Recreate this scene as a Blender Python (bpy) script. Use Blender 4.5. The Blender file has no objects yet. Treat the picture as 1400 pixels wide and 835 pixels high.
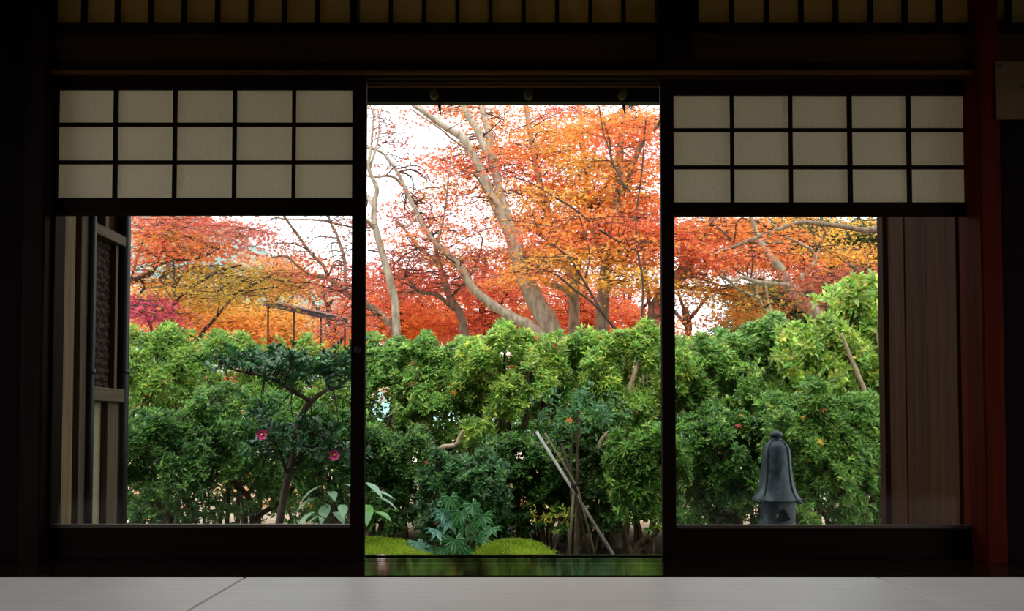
import bpy, bmesh, math, random
import numpy as np
from mathutils import Vector

# ------------------------------------------------------------------ camera, sky, light, exposure
SC = bpy.context.scene
COL = SC.collection
F, PITCH, EYE = 1244.4, math.radians(2.0), 0.47
cam_d = bpy.data.cameras.new('camera')
cam = bpy.data.objects.new('camera', cam_d)
COL.objects.link(cam)
cam_d.sensor_width = 36
cam_d.lens = F * 36 / 1400
cam_d.shift_x = 10 / 1400
cam_d.shift_y = 122 / 1400
cam_d.clip_end = 600
cam.location = (0, 0, EYE)
cam.rotation_euler = (math.pi / 2 + PITCH, 0, 0)
SC.camera = cam

world = bpy.data.worlds.new('overcast_sky')
SC.world = world
world.use_nodes = True
bg = world.node_tree.nodes['Background']
bg.inputs[0].default_value = (0.93, 0.97, 1.0, 1)
bg.inputs[1].default_value = 2.6

sun_d = bpy.data.lights.new('sun', 'SUN')
sun_d.energy = 2.2
sun_d.angle = math.radians(50)
sun_d.color = (1.0, 0.95, 0.88)
sun = bpy.data.objects.new('sun', sun_d)
COL.objects.link(sun)
sun.rotation_euler = (math.radians(29), math.radians(-12), 0)   # high veiled sun behind the house

SC.view_settings.view_transform = 'Standard'
SC.view_settings.look = 'None'
SC.view_settings.gamma = 1.0
SC.view_settings.use_curve_mapping = False
SC.view_settings.exposure = 0.0
SC.cycles.max_bounces = 10
SC.cycles.diffuse_bounces = 5
SC.cycles.glossy_bounces = 4
SC.cycles.transmission_bounces = 8
SC.cycles.transparent_max_bounces = 12

rng = np.random.default_rng(7)
random.seed(7)


def at(x, y, Y):
    """the world point at depth Y (metres in front of the eye) on the sight line of pixel (x, y)"""
    a = (x - 690.0) / F
    b = (539.5 - y) / F
    dy = math.cos(PITCH) - b * math.sin(PITCH)
    dz = math.sin(PITCH) + b * math.cos(PITCH)
    t = Y / dy
    return Vector((a * t, Y, EYE + dz * t))


def lin(c):
    c = np.asarray(c, float) / 255.0
    return np.where(c <= 0.04045, c / 12.92, ((c + 0.055) / 1.055) ** 2.4)


# ------------------------------------------------------------------ materials
def new_mat(name):
    m = bpy.data.materials.new(name)
    m.use_nodes = True
    nt = m.node_tree
    nt.nodes.clear()
    out = nt.nodes.new('ShaderNodeOutputMaterial')
    return m, nt, out


def ramp(nt, fac, stops):
    r = nt.nodes.new('ShaderNodeValToRGB')
    e = r.color_ramp.elements
    while len(e) < len(stops):
        e.new(0.5)
    for el, (p, c) in zip(e, stops):
        el.position = p
        el.color = (*c, 1)
    nt.links.new(fac, r.inputs[0])
    return r.outputs[0]


def coords(nt, scale):
    tc = nt.nodes.new('ShaderNodeTexCoord')
    mp = nt.nodes.new('ShaderNodeMapping')
    mp.inputs['Scale'].default_value = scale
    nt.links.new(tc.outputs['Object'], mp.inputs[0])
    return mp.outputs[0]


def noise(nt, vec, scale, detail=4, rough=0.55):
    n = nt.nodes.new('ShaderNodeTexNoise')
    n.inputs['Scale'].default_value = scale
    n.inputs['Detail'].default_value = detail
    n.inputs['Roughness'].default_value = rough
    nt.links.new(vec, n.inputs['Vector'])
    return n.outputs['Fac']


def bump(nt, height, strength, dist=0.01):
    b = nt.nodes.new('ShaderNodeBump')
    b.inputs['Strength'].default_value = strength
    b.inputs['Distance'].default_value = dist
    nt.links.new(height, b.inputs['Height'])
    return b.outputs[0]


def surface(name, stops, scale=(1, 1, 1), nscale=6, rough=0.6, bstr=0.2, bdist=0.004, spec=0.5, metal=0.0, detail=5):
    m, nt, out = new_mat(name)
    v = coords(nt, scale)
    f = noise(nt, v, nscale, detail)
    p = nt.nodes.new('ShaderNodeBsdfPrincipled')
    nt.links.new(ramp(nt, f, stops), p.inputs['Base Color'])
    p.inputs['Roughness'].default_value = rough
    p.inputs['Specular IOR Level'].default_value = spec
    p.inputs['Metallic'].default_value = metal
    if bstr:
        nt.links.new(bump(nt, f, bstr, bdist), p.inputs['Normal'])
    nt.links.new(p.outputs[0], out.inputs[0])
    return m


def wood(name, dark, light, axis='z', rough=0.5, spec=0.4, fine=1.0):
    sc = {'z': (28, 28, 1.3), 'x': (1.3, 28, 28), 'y': (28, 1.3, 28)}[axis]
    return surface(name, [(0.3, dark), (0.72, light)], tuple(s * fine for s in sc), 1.6, rough, 0.25, 0.002, spec)


M = {}
DK, DK2 = (0.0060, 0.0018, 0.0014), (0.015, 0.004, 0.003)
for ax in 'xyz':
    M['dark_' + ax] = wood('dark_lacquered_wood_' + ax, DK, DK2, ax, 0.55, 0.05)
M['red_z'] = wood('reddish_post_wood', (0.05, 0.004, 0.0012), (0.085, 0.009, 0.003), 'z', 0.6, 0.03)
M['brown_x'] = wood('brown_board_wood', (0.03, 0.014, 0.004), (0.06, 0.028, 0.008), 'x', 0.7, 0.08)
M['groove'] = wood('lit_edge_track_wood', (0.10, 0.036, 0.008), (0.17, 0.065, 0.016), 'x', 0.6, 0.1)  # lit groove edges of the head beam, painted as lighter orange wood
M['groove_z'] = wood('lit_edge_jamb_wood', (0.16, 0.06, 0.02), (0.26, 0.11, 0.035), 'z', 0.5, 0.3)  # light on the jamb grooves is put into this orange
M['pale_z'] = wood('weathered_pale_wood', (0.13, 0.083, 0.033), (0.28, 0.19, 0.085), 'z', 0.7, 0.3)
M['mid_z'] = wood('weathered_brown_wood', (0.07, 0.045, 0.025), (0.14, 0.095, 0.055), 'z', 0.7, 0.3)
M['mid_x'] = wood('lit_bead_wood', (0.05, 0.036, 0.026), (0.1, 0.075, 0.055), 'x', 0.5, 0.3)  # paler than the frame: light caught on the ledge is in the colour
M['mid_y'] = wood('weathered_rail_wood', (0.08, 0.055, 0.033), (0.16, 0.115, 0.07), 'y', 0.7, 0.3)
M['plank_z'] = wood('cedar_plank_wood', (0.038, 0.016, 0.008), (0.08, 0.034, 0.016), 'z', 0.7, 0.06, 0.8)
M['plank2_z'] = wood('cedar_plank_wood_dark', (0.028, 0.012, 0.0065), (0.064, 0.028, 0.014), 'z', 0.7, 0.06, 0.7)
M['pipe'] = surface('dark_copper_pipe', [(0.3, (0.012, 0.013, 0.016)), (0.7, (0.025, 0.025, 0.03))], (3, 3, 3), 4, 0.45, 0.1)
M['iron'] = surface('black_iron', [(0.3, (0.01, 0.01, 0.011)), (0.7, (0.02, 0.02, 0.02))], (6, 6, 6), 6, 0.5, 0.1)
M['plaster'] = surface('ochre_plaster', [(0.3, (0.34, 0.30, 0.17)), (0.7, (0.46, 0.41, 0.25))], (1, 1, 1), 60, 0.9, 0.6, 0.006, 0.2)
M['clay'] = surface('dark_clay_wall', [(0.3, (0.006, 0.0035, 0.0035)), (0.7, (0.010, 0.005, 0.005))], (1, 1, 1), 40, 0.9, 0.4, 0.004, 0.03)
M['ceiling'] = wood('ceiling_board_wood', (0.03, 0.018, 0.01), (0.06, 0.036, 0.02), 'y', 0.7, 0.2)
M['tile'] = surface('dark_roof_underside', [(0.3, (0.012, 0.012, 0.013)), (0.7, (0.026, 0.025, 0.025))], (2, 2, 2), 6, 0.7, 0.2)
M['log'] = surface('pale_log_end', [(0.3, (0.15, 0.12, 0.055)), (0.7, (0.24, 0.19, 0.09))], (8, 8, 8), 6, 0.7, 0.2)
M['notice'] = surface('aged_notice_paper', [(0.3, (0.10, 0.062, 0.03)), (0.7, (0.14, 0.088, 0.045))], (1, 1, 1), 5, 0.9, 0.1, 0.002, 0.1)
M['ink'] = surface('dark_blue_ink', [(0.3, (0.012, 0.015, 0.03)), (0.7, (0.02, 0.022, 0.04))], (1, 1, 1), 5, 0.8, 0)
M['bamboo'] = surface('weathered_bamboo', [(0.3, (0.30, 0.29, 0.25)), (0.7, (0.5, 0.48, 0.42))], (20, 20, 3), 2, 0.5, 0.1)
M['bamboo_brown'] = surface('brown_bamboo', [(0.3, (0.10, 0.075, 0.04)), (0.7, (0.22, 0.17, 0.09))], (20, 20, 3), 2, 0.6, 0.1)
M['cord'] = surface('black_palm_cord', [(0.3, (0.01, 0.008, 0.007)), (0.7, (0.025, 0.02, 0.016))], (30, 30, 30), 5, 0.9, 0.4)
M['bronze'] = surface('verdigris_bronze', [(0.25, (0.011, 0.019, 0.026)), (0.5, (0.026, 0.040, 0.050)), (0.72, (0.085, 0.125, 0.135))], (1, 1, 0.6), 16, 0.5, 0.35, 0.004, 0.35, 0.1)
M['stone'] = surface('grey_stone', [(0.3, (0.12, 0.12, 0.10)), (0.7, (0.25, 0.24, 0.2))], (1, 1, 1), 20, 0.9, 0.6, 0.01, 0.2)
M['slate'] = surface('grey_roof_tile', [(0.3, (0.035, 0.04, 0.05)), (0.7, (0.08, 0.09, 0.1))], (1, 1, 1), 8, 0.6, 0.3)
M['white_wall'] = surface('white_plaster', [(0.3, (0.4, 0.4, 0.42)), (0.7, (0.55, 0.55, 0.56))], (1, 1, 1), 8, 0.9, 0.2)
M['bark_pale'] = surface('pale_grey_bark', [(0.3, (0.16, 0.125, 0.085)), (0.52, (0.33, 0.28, 0.20)), (0.72, (0.46, 0.41, 0.31))], (6, 6, 2), 3.0, 0.85, 0.5, 0.02, 0.2)
M['bark_brown'] = surface('brown_bark', [(0.3, (0.10, 0.066, 0.044)), (0.55, (0.22, 0.155, 0.105)), (0.75, (0.36, 0.28, 0.19))], (6, 6, 2), 3.0, 0.85, 0.5, 0.02, 0.2)
M['bark_dark'] = surface('dark_wet_bark', [(0.3, (0.025, 0.016, 0.012)), (0.7, (0.085, 0.055, 0.038))], (6, 6, 2), 3.0, 0.8, 0.5, 0.02, 0.3)
M['stem'] = surface('shrub_stem_bark', [(0.3, (0.05, 0.034, 0.02)), (0.7, (0.17, 0.12, 0.075))], (9, 9, 3), 4.0, 0.85, 0.4, 0.01, 0.2)
M['stem_pale'] = surface('pale_shrub_stem_bark', [(0.3, (0.2, 0.14, 0.085)), (0.7, (0.45, 0.36, 0.24))], (9, 9, 3), 4.0, 0.85, 0.4, 0.01, 0.2)
M['petal'] = surface('magenta_petal', [(0.3, (0.5, 0.012, 0.14)), (0.7, (0.7, 0.05, 0.26))], (20, 20, 20), 5, 0.5, 0)
M['stamen'] = surface('yellow_stamen', [(0.3, (0.7, 0.45, 0.03)), (0.7, (0.8, 0.6, 0.08))], (20, 20, 20), 5, 0.5, 0)


def mat_moss():
    m, nt, out = new_mat('green_moss')
    v = coords(nt, (1, 1, 1))
    f = noise(nt, v, 55, 6, 0.7)
    g = noise(nt, v, 6, 3)
    mx = nt.nodes.new('ShaderNodeMath')
    mx.operation = 'MULTIPLY_ADD'
    nt.links.new(f, mx.inputs[0])
    mx.inputs[1].default_value = 0.5
    mx2 = nt.nodes.new('ShaderNodeMath')
    mx2.operation = 'MULTIPLY'
    nt.links.new(g, mx2.inputs[0])
    mx2.inputs[1].default_value = 0.5
    nt.links.new(mx2.outputs[0], mx.inputs[2])
    p = nt.nodes.new('ShaderNodeBsdfPrincipled')
    nt.links.new(ramp(nt, mx.outputs[0], [(0.3, (0.09, 0.13, 0.012)), (0.52, (0.24, 0.35, 0.018)), (0.7, (0.38, 0.49, 0.045))]), p.inputs['Base Color'])
    p.inputs['Roughness'].default_value = 0.95
    p.inputs['Specular IOR Level'].default_value = 0.1
    nt.links.new(bump(nt, f, 1.0, 0.03), p.inputs['Normal'])
    nt.links.new(p.outputs[0], out.inputs[0])
    return m


M['moss'] = mat_moss()


def mat_leaf(name, transl=0.4, rough=0.5, gloss=0.35):
    m, nt, out = new_mat(name)
    a = nt.nodes.new('ShaderNodeAttribute')
    a.attribute_name = 'col'
    p = nt.nodes.new('ShaderNodeBsdfPrincipled')
    nt.links.new(a.outputs['Color'], p.inputs['Base Color'])
    p.inputs['Roughness'].default_value = rough
    p.inputs['Specular IOR Level'].default_value = gloss
    t = nt.nodes.new('ShaderNodeBsdfTranslucent')
    nt.links.new(a.outputs['Color'], t.inputs[0])
    mix = nt.nodes.new('ShaderNodeMixShader')
    mix.inputs[0].default_value = transl
    nt.links.new(p.outputs[0], mix.inputs[1])
    nt.links.new(t.outputs[0], mix.inputs[2])
    nt.links.new(mix.outputs[0], out.inputs[0])
    return m


M['leaf'] = mat_leaf('maple_leaf', 0.45, 0.5, 0.4)
M['green'] = mat_leaf('shrub_leaf', 0.33, 0.36, 0.55)
M['gloss'] = mat_leaf('glossy_camellia_leaf', 0.15, 0.3, 0.45)


def mat_paper(name, c1, c2, tr):
    m, nt, out = new_mat(name)
    v = coords(nt, (1, 1, 1))
    f = noise(nt, v, 90, 6, 0.7)
    c = ramp(nt, f, [(0.3, c1), (0.7, c2)])
    d = nt.nodes.new('ShaderNodeBsdfDiffuse')
    t = nt.nodes.new('ShaderNodeBsdfTranslucent')
    nt.links.new(c, d.inputs[0])
    nt.links.new(c, t.inputs[0])
    mix = nt.nodes.new('ShaderNodeMixShader')
    mix.inputs[0].default_value = tr
    nt.links.new(d.outputs[0], mix.inputs[1])
    nt.links.new(t.outputs[0], mix.inputs[2])
    nt.links.new(mix.outputs[0], out.inputs[0])
    return m


M['paper'] = mat_paper('shoji_paper', (0.76, 0.70, 0.56), (0.90, 0.85, 0.71), 0.6)
M['paper_shaded'] = mat_paper('shaded_transom_paper', (0.58, 0.43, 0.16), (0.68, 0.52, 0.22), 0.45)  # dim yellow-brown: the shade under the eave is in the paper colour


def mat_glass():
    m, nt, out = new_mat('clear_window_glass')
    fr = nt.nodes.new('ShaderNodeFresnel')
    fr.inputs[0].default_value = 1.28
    tr = nt.nodes.new('ShaderNodeBsdfTransparent')
    tr.inputs[0].default_value = (0.955, 0.965, 0.955, 1)
    gl = nt.nodes.new('ShaderNodeBsdfGlossy')
    gl.inputs['Roughness'].default_value = 0.02
    mix = nt.nodes.new('ShaderNodeMixShader')
    nt.links.new(fr.outputs[0], mix.inputs[0])
    nt.links.new(tr.outputs[0], mix.inputs[1])
    nt.links.new(gl.outputs[0], mix.inputs[2])
    nt.links.new(mix.outputs[0], out.inputs[0])
    return m


M['glass'] = mat_glass()


def mat_tatami():
    m, nt, out = new_mat('woven_rush_tatami')
    tc = nt.nodes.new('ShaderNodeTexCoord')
    geo = tc.outputs['Object']
    w = nt.nodes.new('ShaderNodeTexWave')       # rush rows, running along x
    w.bands_direction = 'Y'
    w.inputs['Scale'].default_value = 15
    w.inputs['Distortion'].default_value = 0.6
    w.inputs['Detail'].default_value = 2
    w.inputs['Detail Scale'].default_value = 3
    nt.links.new(geo, w.inputs[0])
    v = coords(nt, (6, 130, 1))
    f = noise(nt, v, 1.5, 4, 0.65)
    big = noise(nt, coords(nt, (1, 1, 1)), 2.5, 3)
    a = nt.nodes.new('ShaderNodeMath')
    a.operation = 'MULTIPLY_ADD'
    nt.links.new(f, a.inputs[0])
    a.inputs[1].default_value = 0.6
    b = nt.nodes.new('ShaderNodeMath')
    b.operation = 'MULTIPLY'
    nt.links.new(big, b.inputs[0])
    b.inputs[1].default_value = 0.4
    nt.links.new(b.outputs[0], a.inputs[2])
    ww = nt.nodes.new('ShaderNodeMath')
    ww.operation = 'MULTIPLY_ADD'
    nt.links.new(w.outputs['Fac'], ww.inputs[0])
    ww.inputs[1].default_value = 0.22
    nt.links.new(a.outputs[0], ww.inputs[2])
    a = ww
    p = nt.nodes.new('ShaderNodeBsdfPrincipled')
    nt.links.new(ramp(nt, a.outputs[0], [(0.35, (0.48, 0.405, 0.35)), (0.85, (0.80, 0.70, 0.63))]), p.inputs['Base Color'])
    p.inputs['Roughness'].default_value = 0.4
    p.inputs['Specular IOR Level'].default_value = 0.8
    p.inputs['Sheen Weight'].default_value = 0.4
    h = nt.nodes.new('ShaderNodeMath')
    h.operation = 'ADD'
    nt.links.new(w.outputs['Fac'], h.inputs[0])
    nt.links.new(f, h.inputs[1])
    nt.links.new(bump(nt, h.outputs[0], 0.5, 0.0012), p.inputs['Normal'])
    nt.links.new(p.outputs[0], out.inputs[0])
    return m


M['tatami'] = mat_tatami()


def mat_lacquer():
    m, nt, out = new_mat('polished_dark_floorboard')
    v = coords(nt, (0.5, 60, 1))
    f = noise(nt, v, 2.0, 4)
    p = nt.nodes.new('ShaderNodeBsdfPrincipled')
    nt.links.new(ramp(nt, f, [(0.3, (0.008, 0.004, 0.003)), (0.7, (0.02, 0.010, 0.007))]), p.inputs['Base Color'])
    p.inputs['Roughness'].default_value = 0.06
    p.inputs['Specular IOR Level'].default_value = 0.5
    nt.links.new(bump(nt, f, 0.10, 0.0004), p.inputs['Normal'])
    nt.links.new(p.outputs[0], out.inputs[0])
    return m


M['lacquer'] = mat_lacquer()


def mat_weave():
    m, nt, out = new_mat('plaited_bark_weave')
    tc = nt.nodes.new('ShaderNodeTexCoord')
    w = nt.nodes.new('ShaderNodeTexWave')
    w.bands_direction = 'Z'
    w.inputs['Scale'].default_value = 8
    w.inputs['Distortion'].default_value = 5
    w.inputs['Detail'].default_value = 1
    w.inputs['Detail Scale'].default_value = 6
    nt.links.new(tc.outputs['Object'], w.inputs[0])
    p = nt.nodes.new('ShaderNodeBsdfPrincipled')
    nt.links.new(ramp(nt, w.outputs['Fac'], [(0.2, (0.022, 0.013, 0.011)), (0.9, (0.085, 0.05, 0.036))]), p.inputs['Base Color'])
    p.inputs['Specular IOR Level'].default_value = 0.1
    p.inputs['Roughness'].default_value = 0.8
    nt.links.new(bump(nt, w.outputs['Fac'], 0.6, 0.006), p.inputs['Normal'])
    nt.links.new(p.outputs[0], out.inputs[0])
    return m


M['weave'] = mat_weave()


def mat_ground():
    m, nt, out = new_mat('garden_soil_and_litter')
    v = coords(nt, (1, 1, 1))
    f = noise(nt, v, 9, 6, 0.75)
    sep = nt.nodes.new('ShaderNodeSeparateXYZ')
    nt.links.new(v, sep.inputs[0])
    mr = nt.nodes.new('ShaderNodeMapRange')
    mr.inputs[1].default_value = 8.6
    mr.inputs[2].default_value = 10.0
    nt.links.new(sep.outputs[1], mr.inputs[0])
    soil = ramp(nt, f, [(0.35, (0.022, 0.016, 0.010)), (0.65, (0.075, 0.055, 0.03))])
    path = ramp(nt, f, [(0.36, (0.32, 0.30, 0.27)), (0.5, (0.62, 0.58, 0.5)), (0.56, (0.6, 0.36, 0.06)), (0.66, (0.5, 0.16, 0.04))])
    mx = nt.nodes.new('ShaderNodeMixRGB')
    nt.links.new(mr.outputs[0], mx.inputs[0])
    nt.links.new(soil, mx.inputs[1])
    nt.links.new(path, mx.inputs[2])
    p = nt.nodes.new('ShaderNodeBsdfPrincipled')
    nt.links.new(mx.outputs[0], p.inputs['Base Color'])
    p.inputs['Roughness'].default_value = 0.95
    p.inputs['Specular IOR Level'].default_value = 0.1
    nt.links.new(bump(nt, f, 0.8, 0.03), p.inputs['Normal'])
    nt.links.new(p.outputs[0], out.inputs[0])
    return m


M['ground'] = mat_ground()
M['hill'] = surface('haze_tinted_wooded_hill', [(0.32, (0.16, 0.27, 0.30)), (0.5, (0.25, 0.40, 0.36)), (0.68, (0.38, 0.50, 0.36))], (1, 1, 1), 0.55, 0.95, 0.8, 1.0, 0.1)  # distance haze painted into the hill as blue-green


# ------------------------------------------------------------------ object helpers
def link(name, mesh, mat, parent=None):
    o = bpy.data.objects.new(name, mesh)
    COL.objects.link(o)
    if mat is not None:
        mesh.materials.append(M[mat] if isinstance(mat, str) else mat)
    if parent is not None:
        o.parent = parent
    return o


def empty(name, loc=(0, 0, 0)):
    o = bpy.data.objects.new(name, None)
    COL.objects.link(o)
    o.location = loc
    o.empty_display_size = 0.1
    return o


def thing(name, label, cat, loc=(0, 0, 0), group=None):
    o = empty(name, loc)
    return tag(o, label, cat, group)


def tag(o, label, cat, group=None):
    o['label'] = label
    o['category'] = cat
    if group:
        o['group'] = group
    return o


def structure(o):
    o['kind'] = 'structure'
    return o


def stuff(o):
    o['kind'] = 'stuff'
    return o


def box(name, x0, x1, y0, y1, z0, z1, mat, parent=None, bevel=0.0025, origin=None):
    """a bevelled box given in world coordinates; the parent sits unrotated at its location"""
    bm = bmesh.new()
    bmesh.ops.create_cube(bm, size=1)
    w = max((x1 - x0), 1e-4), max((y1 - y0), 1e-4), max((z1 - z0), 1e-4)
    bmesh.ops.scale(bm, vec=w, verts=bm.verts)
    if bevel:
        b = min(bevel, min(w) * 0.3)
        bmesh.ops.bevel(bm, geom=bm.edges[:], offset=b, segments=1, affect='EDGES')
    me = bpy.data.meshes.new(name)
    bm.to_mesh(me)
    bm.free()
    o = link(name, me, mat, parent)
    c = Vector(((x0 + x1) / 2, (y0 + y1) / 2, (z0 + z1) / 2))
    o.location = c - (parent.location if parent is not None else Vector())
    return o


class Buf:
    """collects vertices, faces and per-vertex colours"""

    def __init__(self):
        self.v, self.f3, self.f4, self.c, self.n = [], [], [], [], 0

    def add(self, v, f3=None, f4=None, c=None):
        v = np.asarray(v, np.float32).reshape(-1, 3)
        if f3 is not None and len(f3):
            self.f3.append(np.asarray(f3, np.int32).reshape(-1, 3) + self.n)
        if f4 is not None and len(f4):
            self.f4.append(np.asarray(f4, np.int32).reshape(-1, 4) + self.n)
        if c is not None:
            self.c.append(np.asarray(c, np.float32).reshape(-1, 3))
        self.v.append(v)
        self.n += len(v)

    def build(self, name, mat, parent=None, smooth=True, loc=None):
        v = np.concatenate(self.v)
        off = np.zeros(3, np.float32)
        if parent is not None:
            off = np.array(parent.location, np.float32)
        elif loc is not None:
            off = np.array(loc, np.float32)
        v = v - off
        f3 = np.concatenate(self.f3) if self.f3 else np.zeros((0, 3), np.int32)
        f4 = np.concatenate(self.f4) if self.f4 else np.zeros((0, 4), np.int32)
        me = bpy.data.meshes.new(name)
        me.vertices.add(len(v))
        me.vertices.foreach_set('co', v.ravel())
        nl = f3.size + f4.size
        me.loops.add(nl)
        me.loops.foreach_set('vertex_index', np.concatenate([f3.ravel(), f4.ravel()]))
        me.polygons.add(len(f3) + len(f4))
        st = np.concatenate([np.arange(len(f3)) * 3, f3.size + np.arange(len(f4)) * 4]).astype(np.int32)
        me.polygons.foreach_set('loop_start', st)
        me.polygons.foreach_set('use_smooth', np.full(len(f3) + len(f4), smooth, bool))
        if self.c:
            a = me.color_attributes.new('col', 'FLOAT_COLOR', 'POINT')
            c = np.concatenate(self.c)
            a.data.foreach_set('color', np.concatenate([c, np.ones((len(c), 1), np.float32)], 1).ravel())
        me.update(calc_edges=True)
        o = link(name, me, mat, parent)
        if parent is None and loc is not None:
            o.location = loc
        return o


def spline(pts, sub=5):
    """Catmull-Rom through rows of numbers (position and radius)"""
    P = np.asarray(pts, float)
    if len(P) < 3:
        t = np.linspace(0, 1, sub + 1)[:, None]
        return P[0] * (1 - t) + P[-1] * t
    Q = np.vstack([2 * P[0] - P[1], P, 2 * P[-1] - P[-2]])
    out = []
    for i in range(1, len(Q) - 2):
        p0, p1, p2, p3 = Q[i - 1], Q[i], Q[i + 1], Q[i + 2]
        for k in range(sub):
            t = k / sub
            out.append(0.5 * ((2 * p1) + (-p0 + p2) * t + (2 * p0 - 5 * p1 + 4 * p2 - p3) * t * t + (-p0 + 3 * p1 - 3 * p2 + p3) * t ** 3))
    out.append(P[-1])
    return np.array(out)


def tube(buf, pts, sides=8, wob=0.0):
    """pts: rows x y z r"""
    P = np.asarray(pts, float)
    X, R = P[:, :3], np.maximum(P[:, 3], 0.0012)
    T = np.gradient(X, axis=0)
    T /= np.linalg.norm(T, axis=1)[:, None] + 1e-9
    ref = np.array([0, 1.0, 0]) if abs(T[0][1]) < 0.9 else np.array([1.0, 0, 0])
    vs = []
    ang = np.arange(sides) / sides * 2 * math.pi
    for i in range(len(X)):
        u = np.cross(T[i], ref)
        u /= np.linalg.norm(u) + 1e-9
        w = np.cross(u, T[i])
        ref = w
        r = R[i] * (1 + (wob * rng.uniform(-1, 1, sides) if wob else 0))
        vs.append(X[i] + np.outer(np.cos(ang) * r, u) + np.outer(np.sin(ang) * r, w))
    n = len(X)
    i, j = np.meshgrid(np.arange(n - 1), np.arange(sides), indexing='ij')
    a = i * sides + j
    b = i * sides + (j + 1) % sides
    q = np.stack([a, b, b + sides, a + sides], -1).reshape(-1, 4)
    V = np.concatenate(vs + [X[:1], X[-1:]])
    j = np.arange(sides)
    cap0 = np.stack([np.full(sides, n * sides), (j + 1) % sides, j], -1)
    cap1 = np.stack([np.full(sides, n * sides + 1), (n - 1) * sides + j, (n - 1) * sides + (j + 1) % sides], -1)
    buf.add(V, np.concatenate([cap0, cap1]), q)


def lathe(name, prof, mat, parent, segs=32, loc=(0, 0, 0), smooth=True):
    P = np.asarray(prof, float)
    ang = np.arange(segs) / segs * 2 * math.pi
    V = np.stack([np.outer(P[:, 0], np.cos(ang)), np.outer(P[:, 0], np.sin(ang)), np.repeat(P[:, 1:2], segs, 1)], -1).reshape(-1, 3)
    n = len(P)
    i, j = np.meshgrid(np.arange(n - 1), np.arange(segs), indexing='ij')
    a = i * segs + j
    b = i * segs + (j + 1) % segs
    q = np.stack([a, b, b + segs, a + segs], -1).reshape(-1, 4)
    B = Buf()
    B.add(V + np.array(loc) + (np.array(parent.location) if parent is not None else 0), None, q)
    return B.build(name, mat, parent, smooth)


# leaf shapes: x across, y along, z up
def _fan(pts, c):
    V = np.array([c] + pts, float)
    n = len(pts)
    return V, np.array([[0, i, i + 1] for i in range(1, n)])


def maple_shape(lobes):
    pts = []
    k = len(lobes)
    for i, (a, r) in enumerate(lobes):
        a0 = math.radians(a)
        step = 26
        for da, rr in ((-step, 0.30), (0, r)):
            t = a0 + math.radians(da)
            pts.append((math.sin(t) * rr, 0.15 + math.cos(t) * rr, -0.10 * rr if rr > 0.5 else 0.02))
    t = math.radians(lobes[-1][0] + 26)
    pts.append((math.sin(t) * 0.30, 0.15 + math.cos(t) * 0.30, 0.02))
    return _fan(pts, (0, 0.12, 0.03))


SHAPES = {
    'diamond': (np.array([(0, 0, 0), (0.5, 0.45, 0.1), (0, 1, -0.08), (-0.5, 0.45, 0.1)], float), np.array([[0, 1, 2], [0, 2, 3]])),
    'oval': (np.array([(0, 0, 0), (0.38, 0.25, 0.08), (0.42, 0.62, 0.05), (0, 1, -0.12), (-0.42, 0.62, 0.05), (-0.38, 0.25, 0.08), (0, 0.5, 0)], float),
             np.array([[6, 0, 1], [6, 1, 2], [6, 2, 3], [6, 3, 4], [6, 4, 5], [6, 5, 0]])),
    'maple5': maple_shape([(-100, 0.62), (-50, 0.85), (0, 1.0), (50, 0.85), (100, 0.62)]),
    'maple3': maple_shape([(-60, 0.8), (0, 1.0), (60, 0.8)]),
}


def leaves(buf, P, D, N, L, W, C, shape):
    V, Fc = SHAPES[shape]
    n, k = len(P), len(V)
    D = D / (np.linalg.norm(D, axis=1)[:, None] + 1e-9)
    S = np.cross(D, N)
    S /= np.linalg.norm(S, axis=1)[:, None] + 1e-9
    N = np.cross(S, D)
    L = np.broadcast_to(L, (n,))[:, None, None]
    W = np.broadcast_to(W, (n,))[:, None, None]
    X = P[:, None] + V[None, :, 0:1] * W * S[:, None] + V[None, :, 1:2] * L * D[:, None] + V[None, :, 2:3] * L * N[:, None]
    f = (Fc[None] + (np.arange(n) * k)[:, None, None]).reshape(-1, 3)
    buf.add(X.reshape(-1, 3), f, None, np.repeat(C, k, 0))


# ------------------------------------------------------------------ room shell
YF = 3.20                                   # front face of the head beam
fl = structure(empty('floor', (0, 0, -0.06)))
box('base_slab', -3.2, 3.2, -2.6, 3.36, -0.14, -0.07, 'dark_x', fl, 0)
for k, (y0, y1) in enumerate(((2.894, 2.985), (2.988, 3.10), (3.103, 3.195))):
    box('floorboard', -3.2, 3.2, y0, y1, -0.068, -0.0002, 'lacquer', fl, 0.0015)
# sill with two sliding tracks
sill = structure(empty('trim_1', (0, 3.27, 0)))
for y0, y1, z1 in ((3.197, 3.222, 0.001), (3.232, 3.262, 0.001), (3.272, 3.302, 0.001), (3.302, 3.335, 0.005)):
    box('track_ridge', -1.78, 1.78, y0, y1, -0.05, z1, 'lacquer', sill, 0.0015)
box('track_bed', -1.78, 1.78, 3.197, 3.335, -0.068, -0.0005, 'lacquer', sill, 0)

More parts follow.
